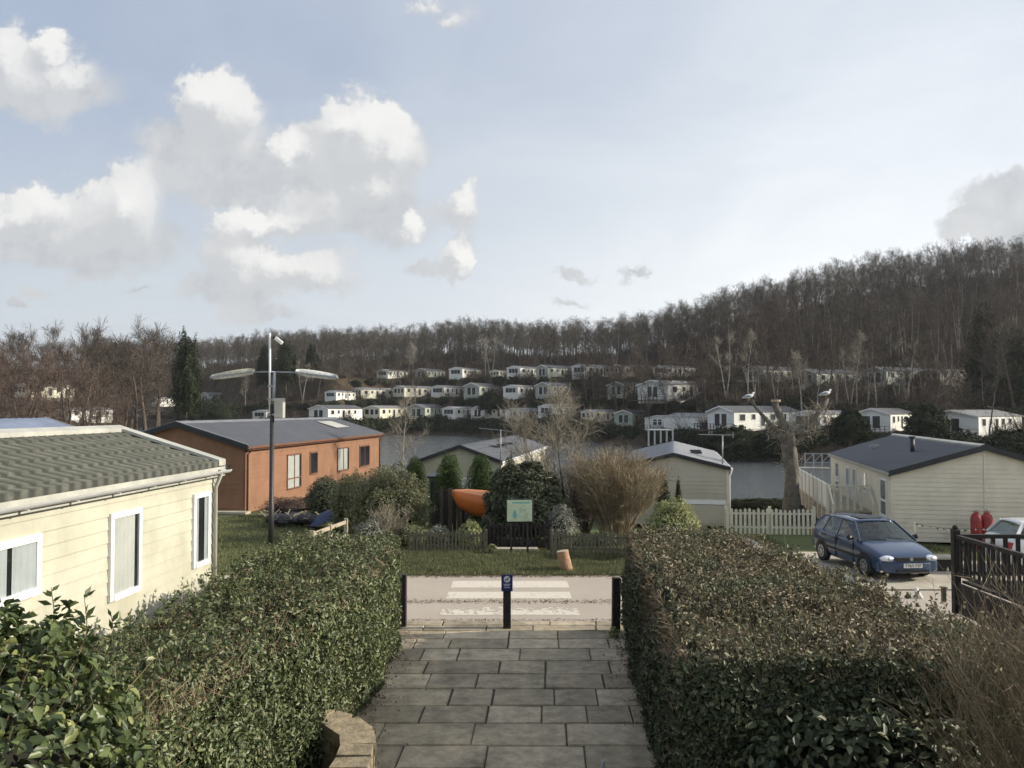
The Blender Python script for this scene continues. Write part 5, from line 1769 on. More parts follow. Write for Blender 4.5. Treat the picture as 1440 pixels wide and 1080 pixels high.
def dark_rail():   # dark sloping edging behind the pale-leaved shrub
    a, b = PG(978, 762, .1), PG(1012, 775, .1)
    a = Vector(P(975, 733, 26.5)); b = Vector(P(1008, 752, 22.2))
    e = empty('edging_board', (a.x, a.y, 0), 0, 'dark timber edging board running down the grass right of the variegated shrub', 'edging')
    MB().bar((0, 0, a.z - .12), (b.x - a.x, b.y - a.y, b.z - .12), .06, .24).build('board', 'wood_brown', e)
    MB().box((-.05, -.05, -.2), (.05, .05, a.z + .05)).build('post', 'wood_brown', e)
dark_rail()

def map_board():
    y = 24.0
    c0, c1 = P(713, 733, y), P(748, 703, y)
    w, h = c1.x - c0.x, c1.z - c0.z
    e = empty('map_board', ((c0.x + c1.x) / 2, y, 0), R(3), 'pale green site map board on two dark legs in front of the laurel dome', 'sign')
    for sx in (-1, 1):
        MB().box((sx * w * .33 - .03, .02, -.1), (sx * w * .33 + .03, .08, c1.z - .05)).build('leg', 'black_metal', e)
    MB().box((-w / 2 - .035, -.03, c0.z - .035), (w / 2 + .035, .018, c1.z + .035)).build('frame', 'black_metal', e, bevel=.03)
    simple('map_green', (0.50, 0.60, 0.42), .4, vary=.22, scale=4.0); simple('map_teal', (0.16, 0.42, 0.38), .4, vary=.1); simple('map_ink', (.12, .2, .14), .5); simple('map_yellow', (.62, .6, .28), .4)
    p = MB().box((-w / 2, -.036, c0.z), (w / 2, -.031, c1.z)).build('map_panel', 'map_green', e)
    def blob(mat, cx, cz, rx, rz, name, seed):
        rs = random.Random(seed); m = MB(); n = 14
        m.face([(cx + rx * math.cos(2 * PI * k / n) * rs.uniform(.6, 1), -.0385, c0.z + cz + rz * math.sin(2 * PI * k / n) * rs.uniform(.6, 1)) for k in range(n)][::1])
        m.build(name, mat, p)
    blob('map_teal', -w * .19, h * .32, .07, .17, 'lake_print', 2)
    blob('map_yellow', -w * .42, h * .5, .03, .12, 'road_print', 3)
    ink = MB(); rs = random.Random(5)
    for k in range(34):
        x, z = rs.uniform(-w * .05, w * .38), c0.z + rs.uniform(h * .12, h * .62)
        ink.box((x, -.0395, z), (x + rs.uniform(.008, .025), -.0375, z + rs.uniform(.006, .018)))
    ink.bar((w * .0, -.0385, c0.z + h * .4), (w * .12, -.0385, c0.z + h * .55), .002, .014)
    ink.bar((w * .32, -.0385, c0.z + h * .06), (w * .42, -.0385, c0.z + h * .06), .002, .02)
    ink.build('plot_print', 'map_ink', p)
    hd = MB().box((-w * .3, -.0385, c1.z - .1), (w * .4, -.0372, c1.z - .055)).build('heading_band', 'map_teal', p)
map_board()

def boat():
    y = 27.5
    L = 2.3
    a = P(636, 690, y); 
    e = empty('orange_boat', (a.x, y, 0), 0, 'orange rowing boat raised bow upward among the garden shrubs', 'boat')
    # stations along +x from the bow: (x, half beam, keel z, gunwale z)
    z0 = a.z
    st = [(0.0, .02, z0 - .12, z0), (.18, .16, z0 - .50, z0 - .02), (.5, .34, z0 - .72, z0 - .06), (.9, .46, z0 - .86, z0 - .12), (1.4, .52, z0 - .92, z0 - .18), (2.0, .5, z0 - .95, z0 - .24), (2.4, .42, z0 - .93, z0 - .28)]
    hull = MB(); n = 9
    for (x, b, zk, zg) in st:
        for k in range(n):
            t = k / (n - 1) * 2 - 1
            yy = -b * math.sin(t * PI / 2); f = abs(t) ** 1.8
            hull.v.append((x, yy, zk + (zg - zk) * f))
    for s in range(len(st) - 1):
        for k in range(n - 1):
            i = s * n + k; hull.f.append((i, i + 1, i + n + 1, i + n))
    hull.f.append(tuple((len(st) - 1) * n + k for k in range(n)))
    h = hull.build('hull', 'orange_hull', e, smooth=True)
    sol = h.modifiers.new('s', 'SOLIDIFY'); sol.thickness = -.02; sol.offset = 1
    deck = MB()
    for s in range(len(st) - 1):
        a_, b_ = st[s], st[s + 1]
        deck.face([(a_[0], -a_[1], a_[3] + .01), (b_[0], -b_[1], b_[3] + .01), (b_[0], 0, b_[3] + b_[1] * .28 + .02), (a_[0], 0, a_[3] + a_[1] * .28 + .02)])
        deck.face([(a_[0], 0, a_[3] + a_[1] * .28 + .02), (b_[0], 0, b_[3] + b_[1] * .28 + .02), (b_[0], b_[1], b_[3] + .01), (a_[0], a_[1], a_[3] + .01)])
    simple('orange_deck', (0.72, 0.27, 0.10), .5, vary=.08)
    deck.build('foredeck', 'orange_deck', e)
    gw = MB()
    for sg in (1, -1):
        gw.tube([(s[0], sg * s[1], s[3] + .005) for s in st], .022, 6)
    gw.build('gunwale', 'orange_deck', e, smooth=True)
    for xx in (.5, 1.7):
        MB().box((xx - .06, -.4, 0), (xx + .06, .4, z0 - .78)).build('trestle', 'dark_timber', e)
boat()

def log_screen():
    y = 28.2
    e = empty('timber_screen', (P(612, 700, y).x, y, 0), 0, 'dark upright timber screen beside the orange boat', 'fence')
    rs = random.Random(2)
    x = 0
    k = 0
    while x < 1.05:
        w = rs.uniform(.1, .15)
        MB().box((x, -.05, -.05), (x + w, .03, P(0, rs.uniform(684, 692), y).z)).build('plank', 'wood_brown' if k % 2 else 'dark_timber', e)
        x += w + .02; k += 1
log_screen()
# dark green shed edge behind the conifer
def garden_shed():
    y = 33
    a, b = P(603, 672, y), P(622, 700, y)
    e = empty('garden_shed', (a.x, y, -.6), 0, 'dark green garden shed between the two left columnar conifers', 'shed')
    w = b.x - a.x + .25; h = a.z + .6
    MB().box((0, 0, 0), (w, 1.6, h)).build('wall', 'pole_green', e)
    MB().box((-.08, -.1, h), (w + .08, 1.7, h + .07)).build('roof', 'fascia_black', e)
    MB().box((.08, -.02, .05), (w - .1, -.002, h - .15)).build('door', 'dark_timber', e)
garden_shed()

def stump():
    b = PG(797, 802, 0)
    e = empty('log_stump', (b.x, b.y, 0), 0, 'short leaning log post on the grass verge across the road', 'stump')
    ax = Vector((-.12, -.02, .50))
    simple('log_wood', (0.36, 0.22, 0.13), .85, vary=.35, scale=9, bmp=.5); simple('log_end', (0.45, 0.36, 0.24), .85, vary=.2, scale=9)
    MB().tube([(0.02, 0, -.08), ax * .3, ax * .7, ax], [.165, .165, .155, .165], 16).build('log', 'log_wood', e, smooth=False)
    MB().tube([ax + Vector((0, 0, .001)), ax + Vector((-.002, 0, .012))], [.155, .15], 16).build('cut_end', 'log_end', e)
stump()

# garden planting -----------------------------------------------------------
def gbush(name, label, px, pyb, pyt, Y, wpx, n, leaf, mat, seed, cone=None, zb=None, dy=.8, cat='shrub', **kw):
    x = (px - 720) / F * Y
    z = gz(x, Y) if zb is None else zb
    zt = zpx(pyt, Y); rz = max(.1, (zt - z) / 2); r = wpx / F * Y / 2
    return bush(name, label, cat, (x, Y, z), r, r * dy, rz, n, leaf, mat, seed, None, cone, **kw)
gbush('columnar_conifer', 'columnar green conifer, leftmost, at the end of the olive shrub', 584, 700, 638, 29.5, 37, 11000, .055, 'leaf_conifer', 101, cone=.18, cat='tree', lumps=.08, core=.75)
gbush('columnar_conifer', 'columnar green conifer, second from left, above the timber screen', 632, 700, 634, 30.5, 42, 11000, .055, 'leaf_conifer', 102, cone=.18, cat='tree', lumps=.08, core=.75)
gbush('columnar_conifer', 'columnar green conifer, third from left, above the orange boat', 676, 700, 633, 30.0, 43, 11000, .055, 'leaf_conifer', 103, cone=.18, cat='tree', lumps=.08, core=.75)
gbush('conifer', 'pointed green conifer rising behind the laurel dome', 717, 700, 636, 28.6, 34, 7000, .055, 'leaf_conifer', 104, cone=.7, cat='tree', lumps=.1, core=.72)
gbush('laurel_dome', 'large dark rounded laurel behind the map board', 738, 760, 648, 26.6, 112, 26000, .085, 'leaf_dark', 105, lumps=.14, core=.78, kind='hex', twigs=200)
gbush('silver_shrub', 'pale variegated shrub at the right foot of the laurel dome', 788, 762, 708, 25.3, 42, 5000, .05, 'leaf_silver', 106, lumps=.25)
gbush('olive_shrub', 'large loose olive-green shrub behind the left hedge', 548, 765, 656, 27.0, 108, 22000, .07, 'leaf_olive', 107, lumps=.25, core=.7, twigs=900, twmat='twig_pale')
gbush('olive_shrub', 'greener rounded shrub between the brown lodge wall and the olive shrub', 497, 755, 664, 29.5, 62, 12000, .07, 'leaf_olive', 108, lumps=.25, core=.72, twigs=300)
gbush('dark_shrub', 'dark clipped shrub against the brown lodge wall', 458, 740, 668, 31.5, 54, 11000, .06, 'leaf_dark', 109, lumps=.16, core=.78)
gbush('twiggy_hedge', 'reddish twiggy low shrub at the foot of the brown lodge wall', 405, 728, 698, 33.0, 70, 5000, .05, 'leaf_purple', 110, lumps=.25, core=.6, twigs=600)
gbush('variegated_shrub', 'yellow-green variegated shrub at the far end of the right hedge', 945, 770, 700, 23.5, 76, 15000, .055, 'leaf_variegated', 111, lumps=.2, core=.74, twigs=200, twmat='twig_pale')
gbush('dark_conifer', 'small dark upright conifer against the beige caravan, wider one', 932, 720, 668, 28.5, 26, 5000, .05, 'leaf_evergreen', 112, cone=.5, cat='tree')
gbush('dark_conifer', 'small dark upright conifer against the beige caravan, narrow one', 953, 715, 672, 28.9, 12, 2600, .05, 'leaf_evergreen', 113, cone=.5, cat='tree')
gbush('silver_shrub', 'low silvery shrub behind the left picket fence, nearest the hedge end', 520, 770, 730, 24.9, 44, 4200, .045, 'leaf_silver', 114, lumps=.35, twigs=300, twmat='twig_pale')
gbush('silver_shrub', 'low silvery shrub behind the left picket fence, middle', 575, 772, 735, 25.2, 50, 4200, .045, 'leaf_olive', 115, lumps=.35, twigs=300, twmat='twig_pale')
gbush('silver_shrub', 'low whitish shrub below the timber screen', 617, 772, 736, 25.6, 30, 2600, .045, 'leaf_silver', 116, lumps=.3)
gbush('olive_shrub', 'low yellow-green shrub below the orange boat', 662, 770, 732, 25.2, 34, 3600, .045, 'leaf_variegated', 117, lumps=.3)
gbush('dark_shrub', 'dark low shrub between the boat and the laurel dome', 690, 772, 722, 26.0, 40, 5200, .06, 'leaf_dark', 118, lumps=.25)
gbush('purple_shrub', 'dark red shrub by the lit side of the sage green caravan', 765, 720, 640, 29.5, 30, 5000, .05, 'leaf_purple', 119, lumps=.3, core=.6)
gbush('clump', 'small pale tussock beside the stone slab', 692, 776, 763, 24.1, 13, 500, .05, 'leaf_variegated', 120, lumps=.2)
gbush('ground_cover', 'low dark ground-cover plant behind the right picket fence', 840, 778, 748, 25.6, 92, 6000, .05, 'leaf_dark', 121, lumps=.35, core=.7, dy=.4)
gbush('ground_cover', 'low leafy plant under the timber screen and boat', 640, 775, 745, 26.2, 110, 6000, .05, 'leaf_dark', 122, lumps=.35, core=.7, dy=.3)
gbush('ground_cover', 'low dark planting added to darken the lake edge behind the cream picket fence', 1066, 712, 700, 44.0, 150, 9000, .09, 'leaf_evergreen', 130, lumps=.4, core=.7, dy=.25)  # dark bush added so the near bank looks shaded
gbush('weed_clump', 'small weed clump at the foot of the right bollard', 862, 903, 892, 15.2, 14, 160, .06, 'leaf_variegated', 123, lumps=.2, core=0)
x0 = (865 - 720) / F * 27.0
twig_shrub('twiggy_shrub', 'large tan leafless shrub fanning upward left of the beige caravan', (x0, 27.0, 0), 2.75, 1.65, 34, 31, 'twig_tan', .013, 170, 5000, 'leaf_olive', (0.02, 0), .45, .04)
twig_shrub('twiggy_shrub', 'sparse pale twiggy shrub in front of the olive shrub', ((548 - 720) / F * 25.4, 25.4, 0), 1.35, .7, 12, 32, 'twig_pale', .012, 40, 0)
twig_shrub('twiggy_shrub', 'dull brown leafless shrub between the garden tree and the tan shrub', ((822 - 720) / F * 28.5, 28.5, -.2), 2.6, .9, 20, 33, 'twig_brown', .013, 60, 500, 'leaf_olive')
Tg = Tree(501, 5.3, .06, 2.0, .12, 40, 11, 8, .8, .5, .012, fork=5, wob=.07)
x0 = (803 - 720) / F * 28.0
Tg.obj('garden_tree', (x0, 28.0, -.2), 'bark_grey', 'twig_pale', 'bare many-stemmed garden tree in the centre, left of the tan shrub', None, 'tree')
Ts = Tree(502, 6.6, .075, 1.5, .3, 18, 7, 6, .45, .45, .014, wob=.03)
x0 = (564 - 720) / F * 45
Ts.obj('birch_tree', (x0, 45, gz(x0, 45)), 'bark_birch', 'twig_pale', 'slender pale bare tree in front of the lake beside the brown lodge', None, 'tree')

# dark heap by the brown lodge
def heap():
    rs = random.Random(9)
    b = PG(425, 722, .0); cx, cy = b.x, 30.5
    e = empty('rubbish_heap', ((430 - 720) / F * 30.5, 30.5, 0), 0, 'heap of black bags and sticks on the lawn by the brown lodge', 'heap')
    mb = MB()
    for k in range(22):
        mb.ball((rs.uniform(-1.1, .9), rs.uniform(-.4, .4), rs.uniform(.08, .25)), rs.uniform(.14, .28), 8, 6, (1.2, 1, .75))
    mb.build('bags', 'junk_black', e)
    st = MB()
    for k in range(26):
        a = Vector((rs.uniform(-1.2, 1), rs.uniform(-.4, .3), rs.uniform(.05, .3))); d = Vector((rs.gauss(0, .4), rs.gauss(0, .2), rs.uniform(-.05, .35)))
        st.tube([a, a + d], .018, 5)
    st.build('sticks', 'wood_pale', e)
    t = empty('tarpaulin', ((470 - 720) / F * 30.2, 30.2, 0), 0, 'dark blue tarpaulin mound at the right end of the black heap', 'tarpaulin')
    n = 14; m = MB()
    for i in range(n + 1):
        for j in range(n + 1):
            u, v = i / n * 2 - 1, j / n * 2 - 1
            h = .5 * max(0, 1 - (u * u + v * v) * .8) ** .7 + .05 * noise.noise(Vector((u * 3, v * 3, 0)))
            m.v.append((u * .75, v * .6, max(0.0, h)))
    for i in range(n):
        for j in range(n):
            a = i * (n + 1) + j; m.f.append((a, a + n + 1, a + n + 2, a + 1))
    m.build('sheet', 'tarp_blue', t)
    l = empty('timber_beam', ((395 - 720) / F * 29.0, 31.5, .15), 0, 'long dark beam lying above the black heap', 'beam')
    MB().bar((-1.0, 0, .05), (1.9, .4, .42), .1, .1).build('beam', 'dark_timber', l)
heap()

# ------------------------------------------------------------------ pollarded tree, gulls
def pollard():
    Y = 36.0
    base = P(1113, 716, Y)
    e = empty('pollarded_tree', (base.x, Y, gz(base.x, Y)), 0, 'massive pollarded tree with three cut limbs behind the picket fence', 'tree')
    o = Vector(e.location)
    q = lambda px, py, dy=0: Vector(P(px, py, Y)) - o + Vector((0, dy, 0))
    def rough(mb):
        for i, v in enumerate(mb.v):
            p = Vector(v); n = noise.noise(p * 2.6) * .13 + noise.noise(p * 7) * .06
            mb.v[i] = (v[0] + n, v[1] + n * .7, v[2])
        return mb
    mb = MB().tube([q(1115, 745), q(1114, 712), q(1114, 690), q(1113, 665), q(1111, 642), q(1109, 622), q(1110, 606)], [.5, .39, .33, .31, .31, .33, .24], 18)
    rough(mb).build('trunk', 'bark_pollard', e, smooth=True)
    for pts, rr in (([q(1106, 628), q(1092, 606), q(1076, 588), q(1062, 572), q(1056, 563)], [.17, .12, .09, .08, .07]),
                    ([q(1110, 625), q(1104, 600), q(1096, 584), q(1091, 572), q(1091, 564)], [.19, .15, .13, .15, .14]),
                    ([q(1113, 628), q(1124, 612), q(1137, 598), q(1150, 582), q(1160, 568), q(1163, 560)], [.2, .15, .12, .11, .1, .08])):
        mb = MB().tube(pts, rr, 12)
        lb = rough(mb).build('limb', 'bark_pollard', e, smooth=True)
        end = Vector(mb.v[-1])
    MB().tube([q(1091, 565), q(1091, 562)], [.2, .2], 10).build('cut_end', 'log_end', e)
    # short regrowth twigs
    rs = np.random.default_rng(3)
    A, B = [], []
    for c, sp, n in ((q(1110, 612), .5, 240), (q(1135, 600), .45, 200), (q(1090, 604), .35, 90), (q(1152, 582), .35, 110), (q(1112, 650), .4, 60)):
        a = np.array(c)[None, :] + rs.normal(0, sp * .6, (n, 3)); d = unit(rs.normal(0, 1, (n, 3)) + [0, 0, .5])
        A.append(a); B.append(a + d * rs.uniform(.2, .8, n)[:, None])
    v, f = strips_arrays(np.concatenate(A), np.concatenate(B), .022, .012, rs)
    np_obj('regrowth_twigs', v, f, 'twig_pale', e)
    def gull(label, px, py, face, s=1.0):
        c = P(px, py, Y)
        g = empty('gull', (c.x, c.y, c.z), 0 if face > 0 else PI, label, 'gull', 'gulls on the pollarded tree')
        prof = [(-.25, .012, .03), (-.18, .035, .055), (-.08, .07, .09), (.02, .085, .11), (.10, .07, .125), (.145, .045, .16), (.16, .036, .20), (.175, .042, .235), (.2, .03, .24), (.22, .012, .235)]
        b = MB().tube([(x, 0, z) for x, r, z in prof], [r for x, r, z in prof], 10).build('body', 'gull_white', g, smooth=True)
        for sg in (1, -1):
            w = MB().tube([(.08, sg * .07, .13), (-.02, sg * .085, .125), (-.14, sg * .06, .09), (-.27, sg * .02, .055)], [.03, .045, .035, .006], 7).build('wing', 'gull_grey', g, smooth=True)
            MB().tube([(.02, sg * .03, .04), (.02, sg * .03, -.06)], .007, 5).build('leg', 'beak', g)
        MB().tube([(.215, 0, .234), (.262, 0, .222)], [.011, .003], 6).build('beak', 'beak', g)
        g.scale = (s, s, s)
    gull('gull perched on the left limb of the pollarded tree', 1053, 561, 1, 1.15)
    gull('gull perched on the right limb of the pollarded tree', 1161, 557, 1, 1.15)
pollard()

# ------------------------------------------------------------------ aerials
def aerial(label, pxm, pyt, pyb, Y, xl, xr, yl, yr, right_plate=False):
    t, b = P(pxm, pyt, Y), P(pxm, pyb, Y)
    e = empty('tv_aerial', b, 0, label, 'aerial')
    MB().tube([(0, 0, 0), t - b], .028, 7).build('mast', 'galv', e, smooth=True)
    l, r = P(xl, yl, Y) - b, P(xr, yr, Y) - b
    l.y -= .12; r.y += .12
    MB().tube([l, r], .014, 6).build('boom', 'galv', e)
    for k in range(9):
        p = l.lerp(r, k / 8)
        MB().tube([p - Vector((0, .16, 0)), p + Vector((0, .16, 0.01))], .006, 5).build('element', 'galv', e)
    MB().bar(r - Vector((0, .0, .12)), r + Vector((0, 0, .12)), .03, .03).build('reflector', 'galv', e)
aerial('television aerial on a mast above the sage green caravan roof', 704, 604, 660, 38.0, 674, 722, 602, 607)
aerial('television aerial on a mast at the right corner of the beige caravan', 1016, 612, 660, 33.5, 982, 1032, 611, 612)

# ------------------------------------------------------------------ jetty deck and small white fence over the water
def jetty():
    Y = 96.0
    a, b = P(912, 604, Y), P(946, 604, Y)
    e = empty('raised_jetty', (a.x, Y, 0), 0, 'raised white deck on posts over the water behind the beige caravan', 'jetty')
    w = b.x - a.x
    MB().box((0, 0, a.z - .12), (w, 3, a.z)).build('deck', 'grey_plastic', e)
    for k in range(5):
        x = w * k / 4
        MB().box((x - .09, -.09, -2.6), (x + .09, .09, a.z + (1.0 if k in (0, 4) else 0))).build('post', 'grey_plastic', e)
    for z in (.5, .95):
        MB().bar((0, 0, a.z + z), (w, 0, a.z + z), .06, .07).build('rail', 'grey_plastic', e)
    Y = 88.0
    a, b = P(1132, 651, Y), P(1168, 651, Y)
    e = empty('bank_fence', (a.x, Y, a.z), 0, 'pale cross-braced fence on the far bank right of the pollarded trunk', 'fence')
    w = b.x - a.x; h = 1.05
    for k in range(4):
        MB().box((w * k / 3 - .06, -.06, -1.8), (w * k / 3 + .06, .06, h)).build('post', 'door_grey', e)
    for z in (.05, h - .06):
        MB().bar((0, 0, z), (w, 0, z), .05, .09).build('rail', 'door_grey', e)
    for k in range(3):
        MB().bar((w * k / 3, .0, .05), (w * (k + 1) / 3, .0, h - .06), .04, .06).build('brace', 'door_grey', e)
jetty()

# ------------------------------------------------------------------ deck beside the right lodge
def lodge_deck():
    M = RL.M; w = RL.w
    e = empty('timber_deck', RL.root.location, RL.root.rotation_euler.z, 'raised deck with white picket balustrade on the left side of the cream lodge', 'deck')
    X0, X1 = -w - 1.65, -w - .02
    y0, y1 = 3.2, 13.2
    zd = .62
    d = MB()
    y = y0
    while y < y1 - .01:
        d.box((X0, y, zd - .05), (X1, min(y + .13, y1), zd)); y += .145
    d.build('deck_boards', 'wood_pale', e)
    sk = MB()
    z = 0.02
    while z < zd - .1:
        sk.box((X0 - .02, y0, z), (X0 - .002, y1, z + .11)); z += .135
    sk.build('skirt_boards', 'wood_pale', e)
    n = 8
    for k in range(n + 1):
        yy = y0 + (y1 - y0) * k / n
        p = MB().box((X0 - .05, yy - .05, 0), (X0 + .05, yy + .05, zd + 1.08)).build('post', 'clad_cream', e)
        if k < n:
            yn = y0 + (y1 - y0) * (k + 1) / n
            MB().box((X0 - .015, yy + .052, zd + .1), (X0 + .015, yn - .052, zd + .98)).build('panel', 'far_white', e)
    MB().box((X0 - .04, y0, zd + 1.0), (X0 + .04, y1, zd + 1.05)).build('handrail', 'far_white', e)
    MB().box((X0 + .05, y1 - .03, zd + 1.0), (X1, y1 + .03, zd + 1.05)).build('handrail', 'far_white', e)
    # steps and rails at the near end
    for k in range(3):
        MB().box((X0 + .1, y0 - .3 * (k + 1), zd - .18 * (k + 1) - .05), (X1 - .15, y0 - .3 * k - .01, zd - .18 * (k + 1))).build('step', 'wood_pale', e)
    for x in (X0 + .05, X1 - .12):
        MB().bar((x, y0, zd + 1.0), (x, y0 - 1.0, zd + .35), .05, .09).build('stair_rail', 'picket_cream', e)
        MB().box((x - .04, y0 - 1.04, 0), (x + .04, y0 - .96, zd + .35)).build('newel', 'picket_cream', e)
    MB().box((X0 + .05, y0 - .04, zd + .98), (X1 - .1, y0 + .04, zd + 1.04)).build('gate_rail', 'picket_cream', e)
    for k in range(5):
        x = X0 + .2 + k * .25
        MB().box((x, y0 - .02, zd + .05), (x + .09, y0 + .01, zd + .98)).build('picket', 'picket_cream', e)
lodge_deck()

def gas_bottles():
    g = empty('gas_bottles_rack', (0, 0, 0))
    bpy.data.objects.remove(g)
    lab = ['red gas bottle against the cream lodge wall, left of the pair', 'red gas bottle against the cream lodge wall, right of the pair']
    for k, px in enumerate((1373, 1388)):
        Y = 27.6
        c = P(px, 735, Y); z = gz(c.x, Y) + .05
        s = (P(px, 720, Y).z - z) / 1.2
        e = empty('gas_bottle', (c.x, Y, z), 0, lab[k], 'gas bottle', 'red gas bottles by the lodge')
        MB().tube([(0, 0, 0), (0, 0, .05), (0, 0, 1.0), (0, 0, 1.12), (0, 0, 1.17)], [.15, .18, .18, .13, .06], 16).build('cylinder', 'red_bottle', e, smooth=True)
        MB().tube([(0, 0, 1.17), (0, 0, 1.26)], .03, 8).build('valve', 'galv', e)
        MB().tube([(.1 * math.cos(a), .1 * math.sin(a), 1.2) for a in np.linspace(.3, 6, 12)], .012, 6).build('collar', 'red_bottle', e)
        e.scale = (1.0, 1.0, s)
gas_bottles()

# ------------------------------------------------------------------ cars
def profile_body(st, n_side=1):
    """st: list of (x, zb, zs, w, crown) -> lofted lower body; x along length, z up"""
    mb = MB()
    for (x, zb, zs, w, cr) in st:
        half = [(0, zb), (w * .8, zb), (w * .97, zb + .07), (w, zb + (zs - zb) * .45), (w * .985, zb + (zs - zb) * .8), (w * .93, zs - .01), (w * .80, zs + cr * .45), (w * .45, zs + cr * .9), (0, zs + cr)]
        ring = [(x, y, z) for y, z in half] + [(x, -y, z) for y, z in reversed(half[1:-1])]
        mb.v += ring
    m = 16
    k = len(st)
    for s in range(k - 1):
        for j in range(m):
            a, b = s * m + j, s * m + (j + 1) % m
            mb.f.append((a, a + m, b + m, b))
    mb.f.append(tuple(range(m))); mb.f.append(tuple(reversed(range((k - 1) * m, k * m))))
    return mb

def carpaint(name, col, rough=.25):
    m, nt, b, out = new_mat(name)
    f = nz(nt, 2.5, 5, .7)
    nt.links.new(ramp(nt, [(.3, tuple(c * .9 for c in col)), (.7, col)], f), b.inputs['Base Color'])
    b.inputs['Roughness'].default_value = rough; b.inputs['Coat Weight'].default_value = .6; b.inputs['Coat Roughness'].default_value = .08
    return m
carpaint('paint_blue', (0.016, 0.046, 0.11)); carpaint('paint_white', (0.75, 0.75, 0.74)); 
simple('headlamp', (0.75, 0.77, 0.8), .15, .3, vary=.1, scale=20)
simple('plate_white', (0.72, 0.72, 0.68), .4); simple('ink', (0.01, 0.01, 0.01), .5); simple('car_seat', (.05, .05, .055), .8)
simple('grass_sheet', (0.05, 0.08, 0.03), .9)

def car(label, loc, rz, paint, plate_text=None, L=4.15, H=1.44, W=.87, cam_side='both', sunroof=True, hatch=True):
    """front of the car is at x=0, tail at x=L; ground at z=0"""
    e = empty('parked_car', loc, rz, label, 'car', 'parked cars')
    k = H / 1.44
    st = [(0.0, .24, .52, .70 * W / .87, .02), (.06, .20, .64, .79 * W / .87, .03), (.25, .18, .72, W * .97, .05), (.6, .18, .80, W, .06), (1.05, .18, .88, W, .05), (1.35, .18, .92, W, .03), (2.1, .18, .925, W, .02), (3.0, .18, .95, W, .02), (3.6, .18, .97, W, .02), (3.95, .2, .97, W * .97, .02), (4.1, .24, .92, W * .92, .02), (4.15, .3, .80, W * .86, .01)]
    st = [(x * L / 4.15, a * k, b * k, w, c) for x, a, b, w, c in st]
    body = profile_body(st).build('body', paint, e, smooth=True)
    sb = body.modifiers.new('s', 'SUBSURF'); sb.levels = 1; sb.render_levels = 2
    # greenhouse: bottom ring and roof ring
    zb_ = .90 * k; zr = H - .035
    bx0, bx1 = 1.02, 4.02
    rx0, rx1 = 1.78, 3.72
    wb, wr = W * .93, W * .68
    s_ = L / 4.15
    def ring(x0, x1, w, z, c):  # corner points: front centre .. etc
        return [(x0 * s_, 0, z + c), (x0 * s_ + .05, w * .6, z + c * .7), (x0 * s_ + .16, w * .93, z), ((x0 + x1) / 2 * s_, w, z), (x1 * s_ - .12, w * .93, z), (x1 * s_, w * .6, z + c * .6), (x1 * s_, 0, z + c * .8)]
    rf = MB()
    # roof as a gently domed grid
    nx, ny = 10, 8
    for i in range(nx + 1):
        t = i / nx; x = (rx0 + (rx1 - rx0) * t) * s_
        ww = wr * (1 - .10 * (2 * t - 1) ** 4)
        cz = zr - .035 * (2 * t - 1) ** 2 - (.03 * t)
        for j in range(ny + 1):
            v = j / ny * 2 - 1
            rf.v.append((x + .05 * (1 - v * v) * (-1 if t < .1 else (1 if t > .95 else 0)), v * ww, cz + .035 * (1 - v * v) - .02 * abs(v) ** 6))
    for i in range(nx):
        for j in range(ny):
            a = i * (ny + 1) + j; rf.f.append((a, a + ny + 1, a + ny + 2, a + 1))
    roof = rf.build('roof', paint, e, smooth=True); so = roof.modifiers.new('so', 'SOLIDIFY'); so.thickness = .03
    zrt = lambda t: zr - .035 * (2 * t - 1) ** 2 - .03 * t - .02
    # pillars (paint), windows (glass)
    def S(x): return x * s_
    A0 = lambda sg: Vector((S(1.12), sg * wb, zb_)); A1 = lambda sg: Vector((S(1.84), sg * wr * .97, zrt(.03)))
    B0 = lambda sg: Vector((S(2.42), sg * W * .96, zb_ + .01)); B1 = lambda sg: Vector((S(2.52), sg * wr * 1.01, zrt(.4)))
    C0 = lambda sg: Vector((S(3.32), sg * W * .95, zb_ + .03)); C1 = lambda sg: Vector((S(3.28), sg * wr * 1.0, zrt(.77)))
    D0 = lambda sg: Vector((S(3.98), sg * W * .88, zb_ + .05)); D1 = lambda sg: Vector((S(3.66), sg * wr * .95, zrt(.97)))
    for sg in (1, -1):
        pil = MB()
        for a, b, w_ in ((A0(sg), A1(sg), .06), (B0(sg), B1(sg), .055), (C0(sg), C1(sg), .08), (D0(sg), D1(sg), .11)):
            pil.bar(a, b, w_, .035, up=(0, 1, 0))
        pil.bar(A1(sg), B1(sg), .05, .04); pil.bar(B1(sg), C1(sg), .05, .04); pil.bar(C1(sg), D1(sg), .05, .04)
        pil.build('pillars', paint, e, bevel=.01)
    ws = MB(); nn = 12
    for i in range(nn + 1):
        v = i / nn * 2 - 1
        lo, hi = A0(1).copy(), A1(1).copy(); lo.y *= v; hi.y *= v
        lo.x -= .12 * (1 - v * v); hi.x -= .09 * (1 - v * v); hi.z += .02 * (1 - v * v)
        ws.v += [tuple(lo), tuple(hi)]
    for i in range(nn): ws.f.append((2 * i, 2 * i + 2, 2 * i + 3, 2 * i + 1))
    ws.build('windscreen', 'car_glass', e, smooth=True)
    rw = MB(); rw.face([D0(-1), D0(1), D1(1), D1(-1)]); rw.build('rear_window', 'car_glass', e)
    for sg in (1, -1):
        for a0, a1, b0, b1 in ((A0(sg), A1(sg), B0(sg), B1(sg)), (B0(sg), B1(sg), C0(sg), C1(sg)), (C0(sg), C1(sg), D0(sg), D1(sg))):
            g = MB(); g.face([a0, b0, b1, a1]); g.build('side_window', 'car_glass', e)
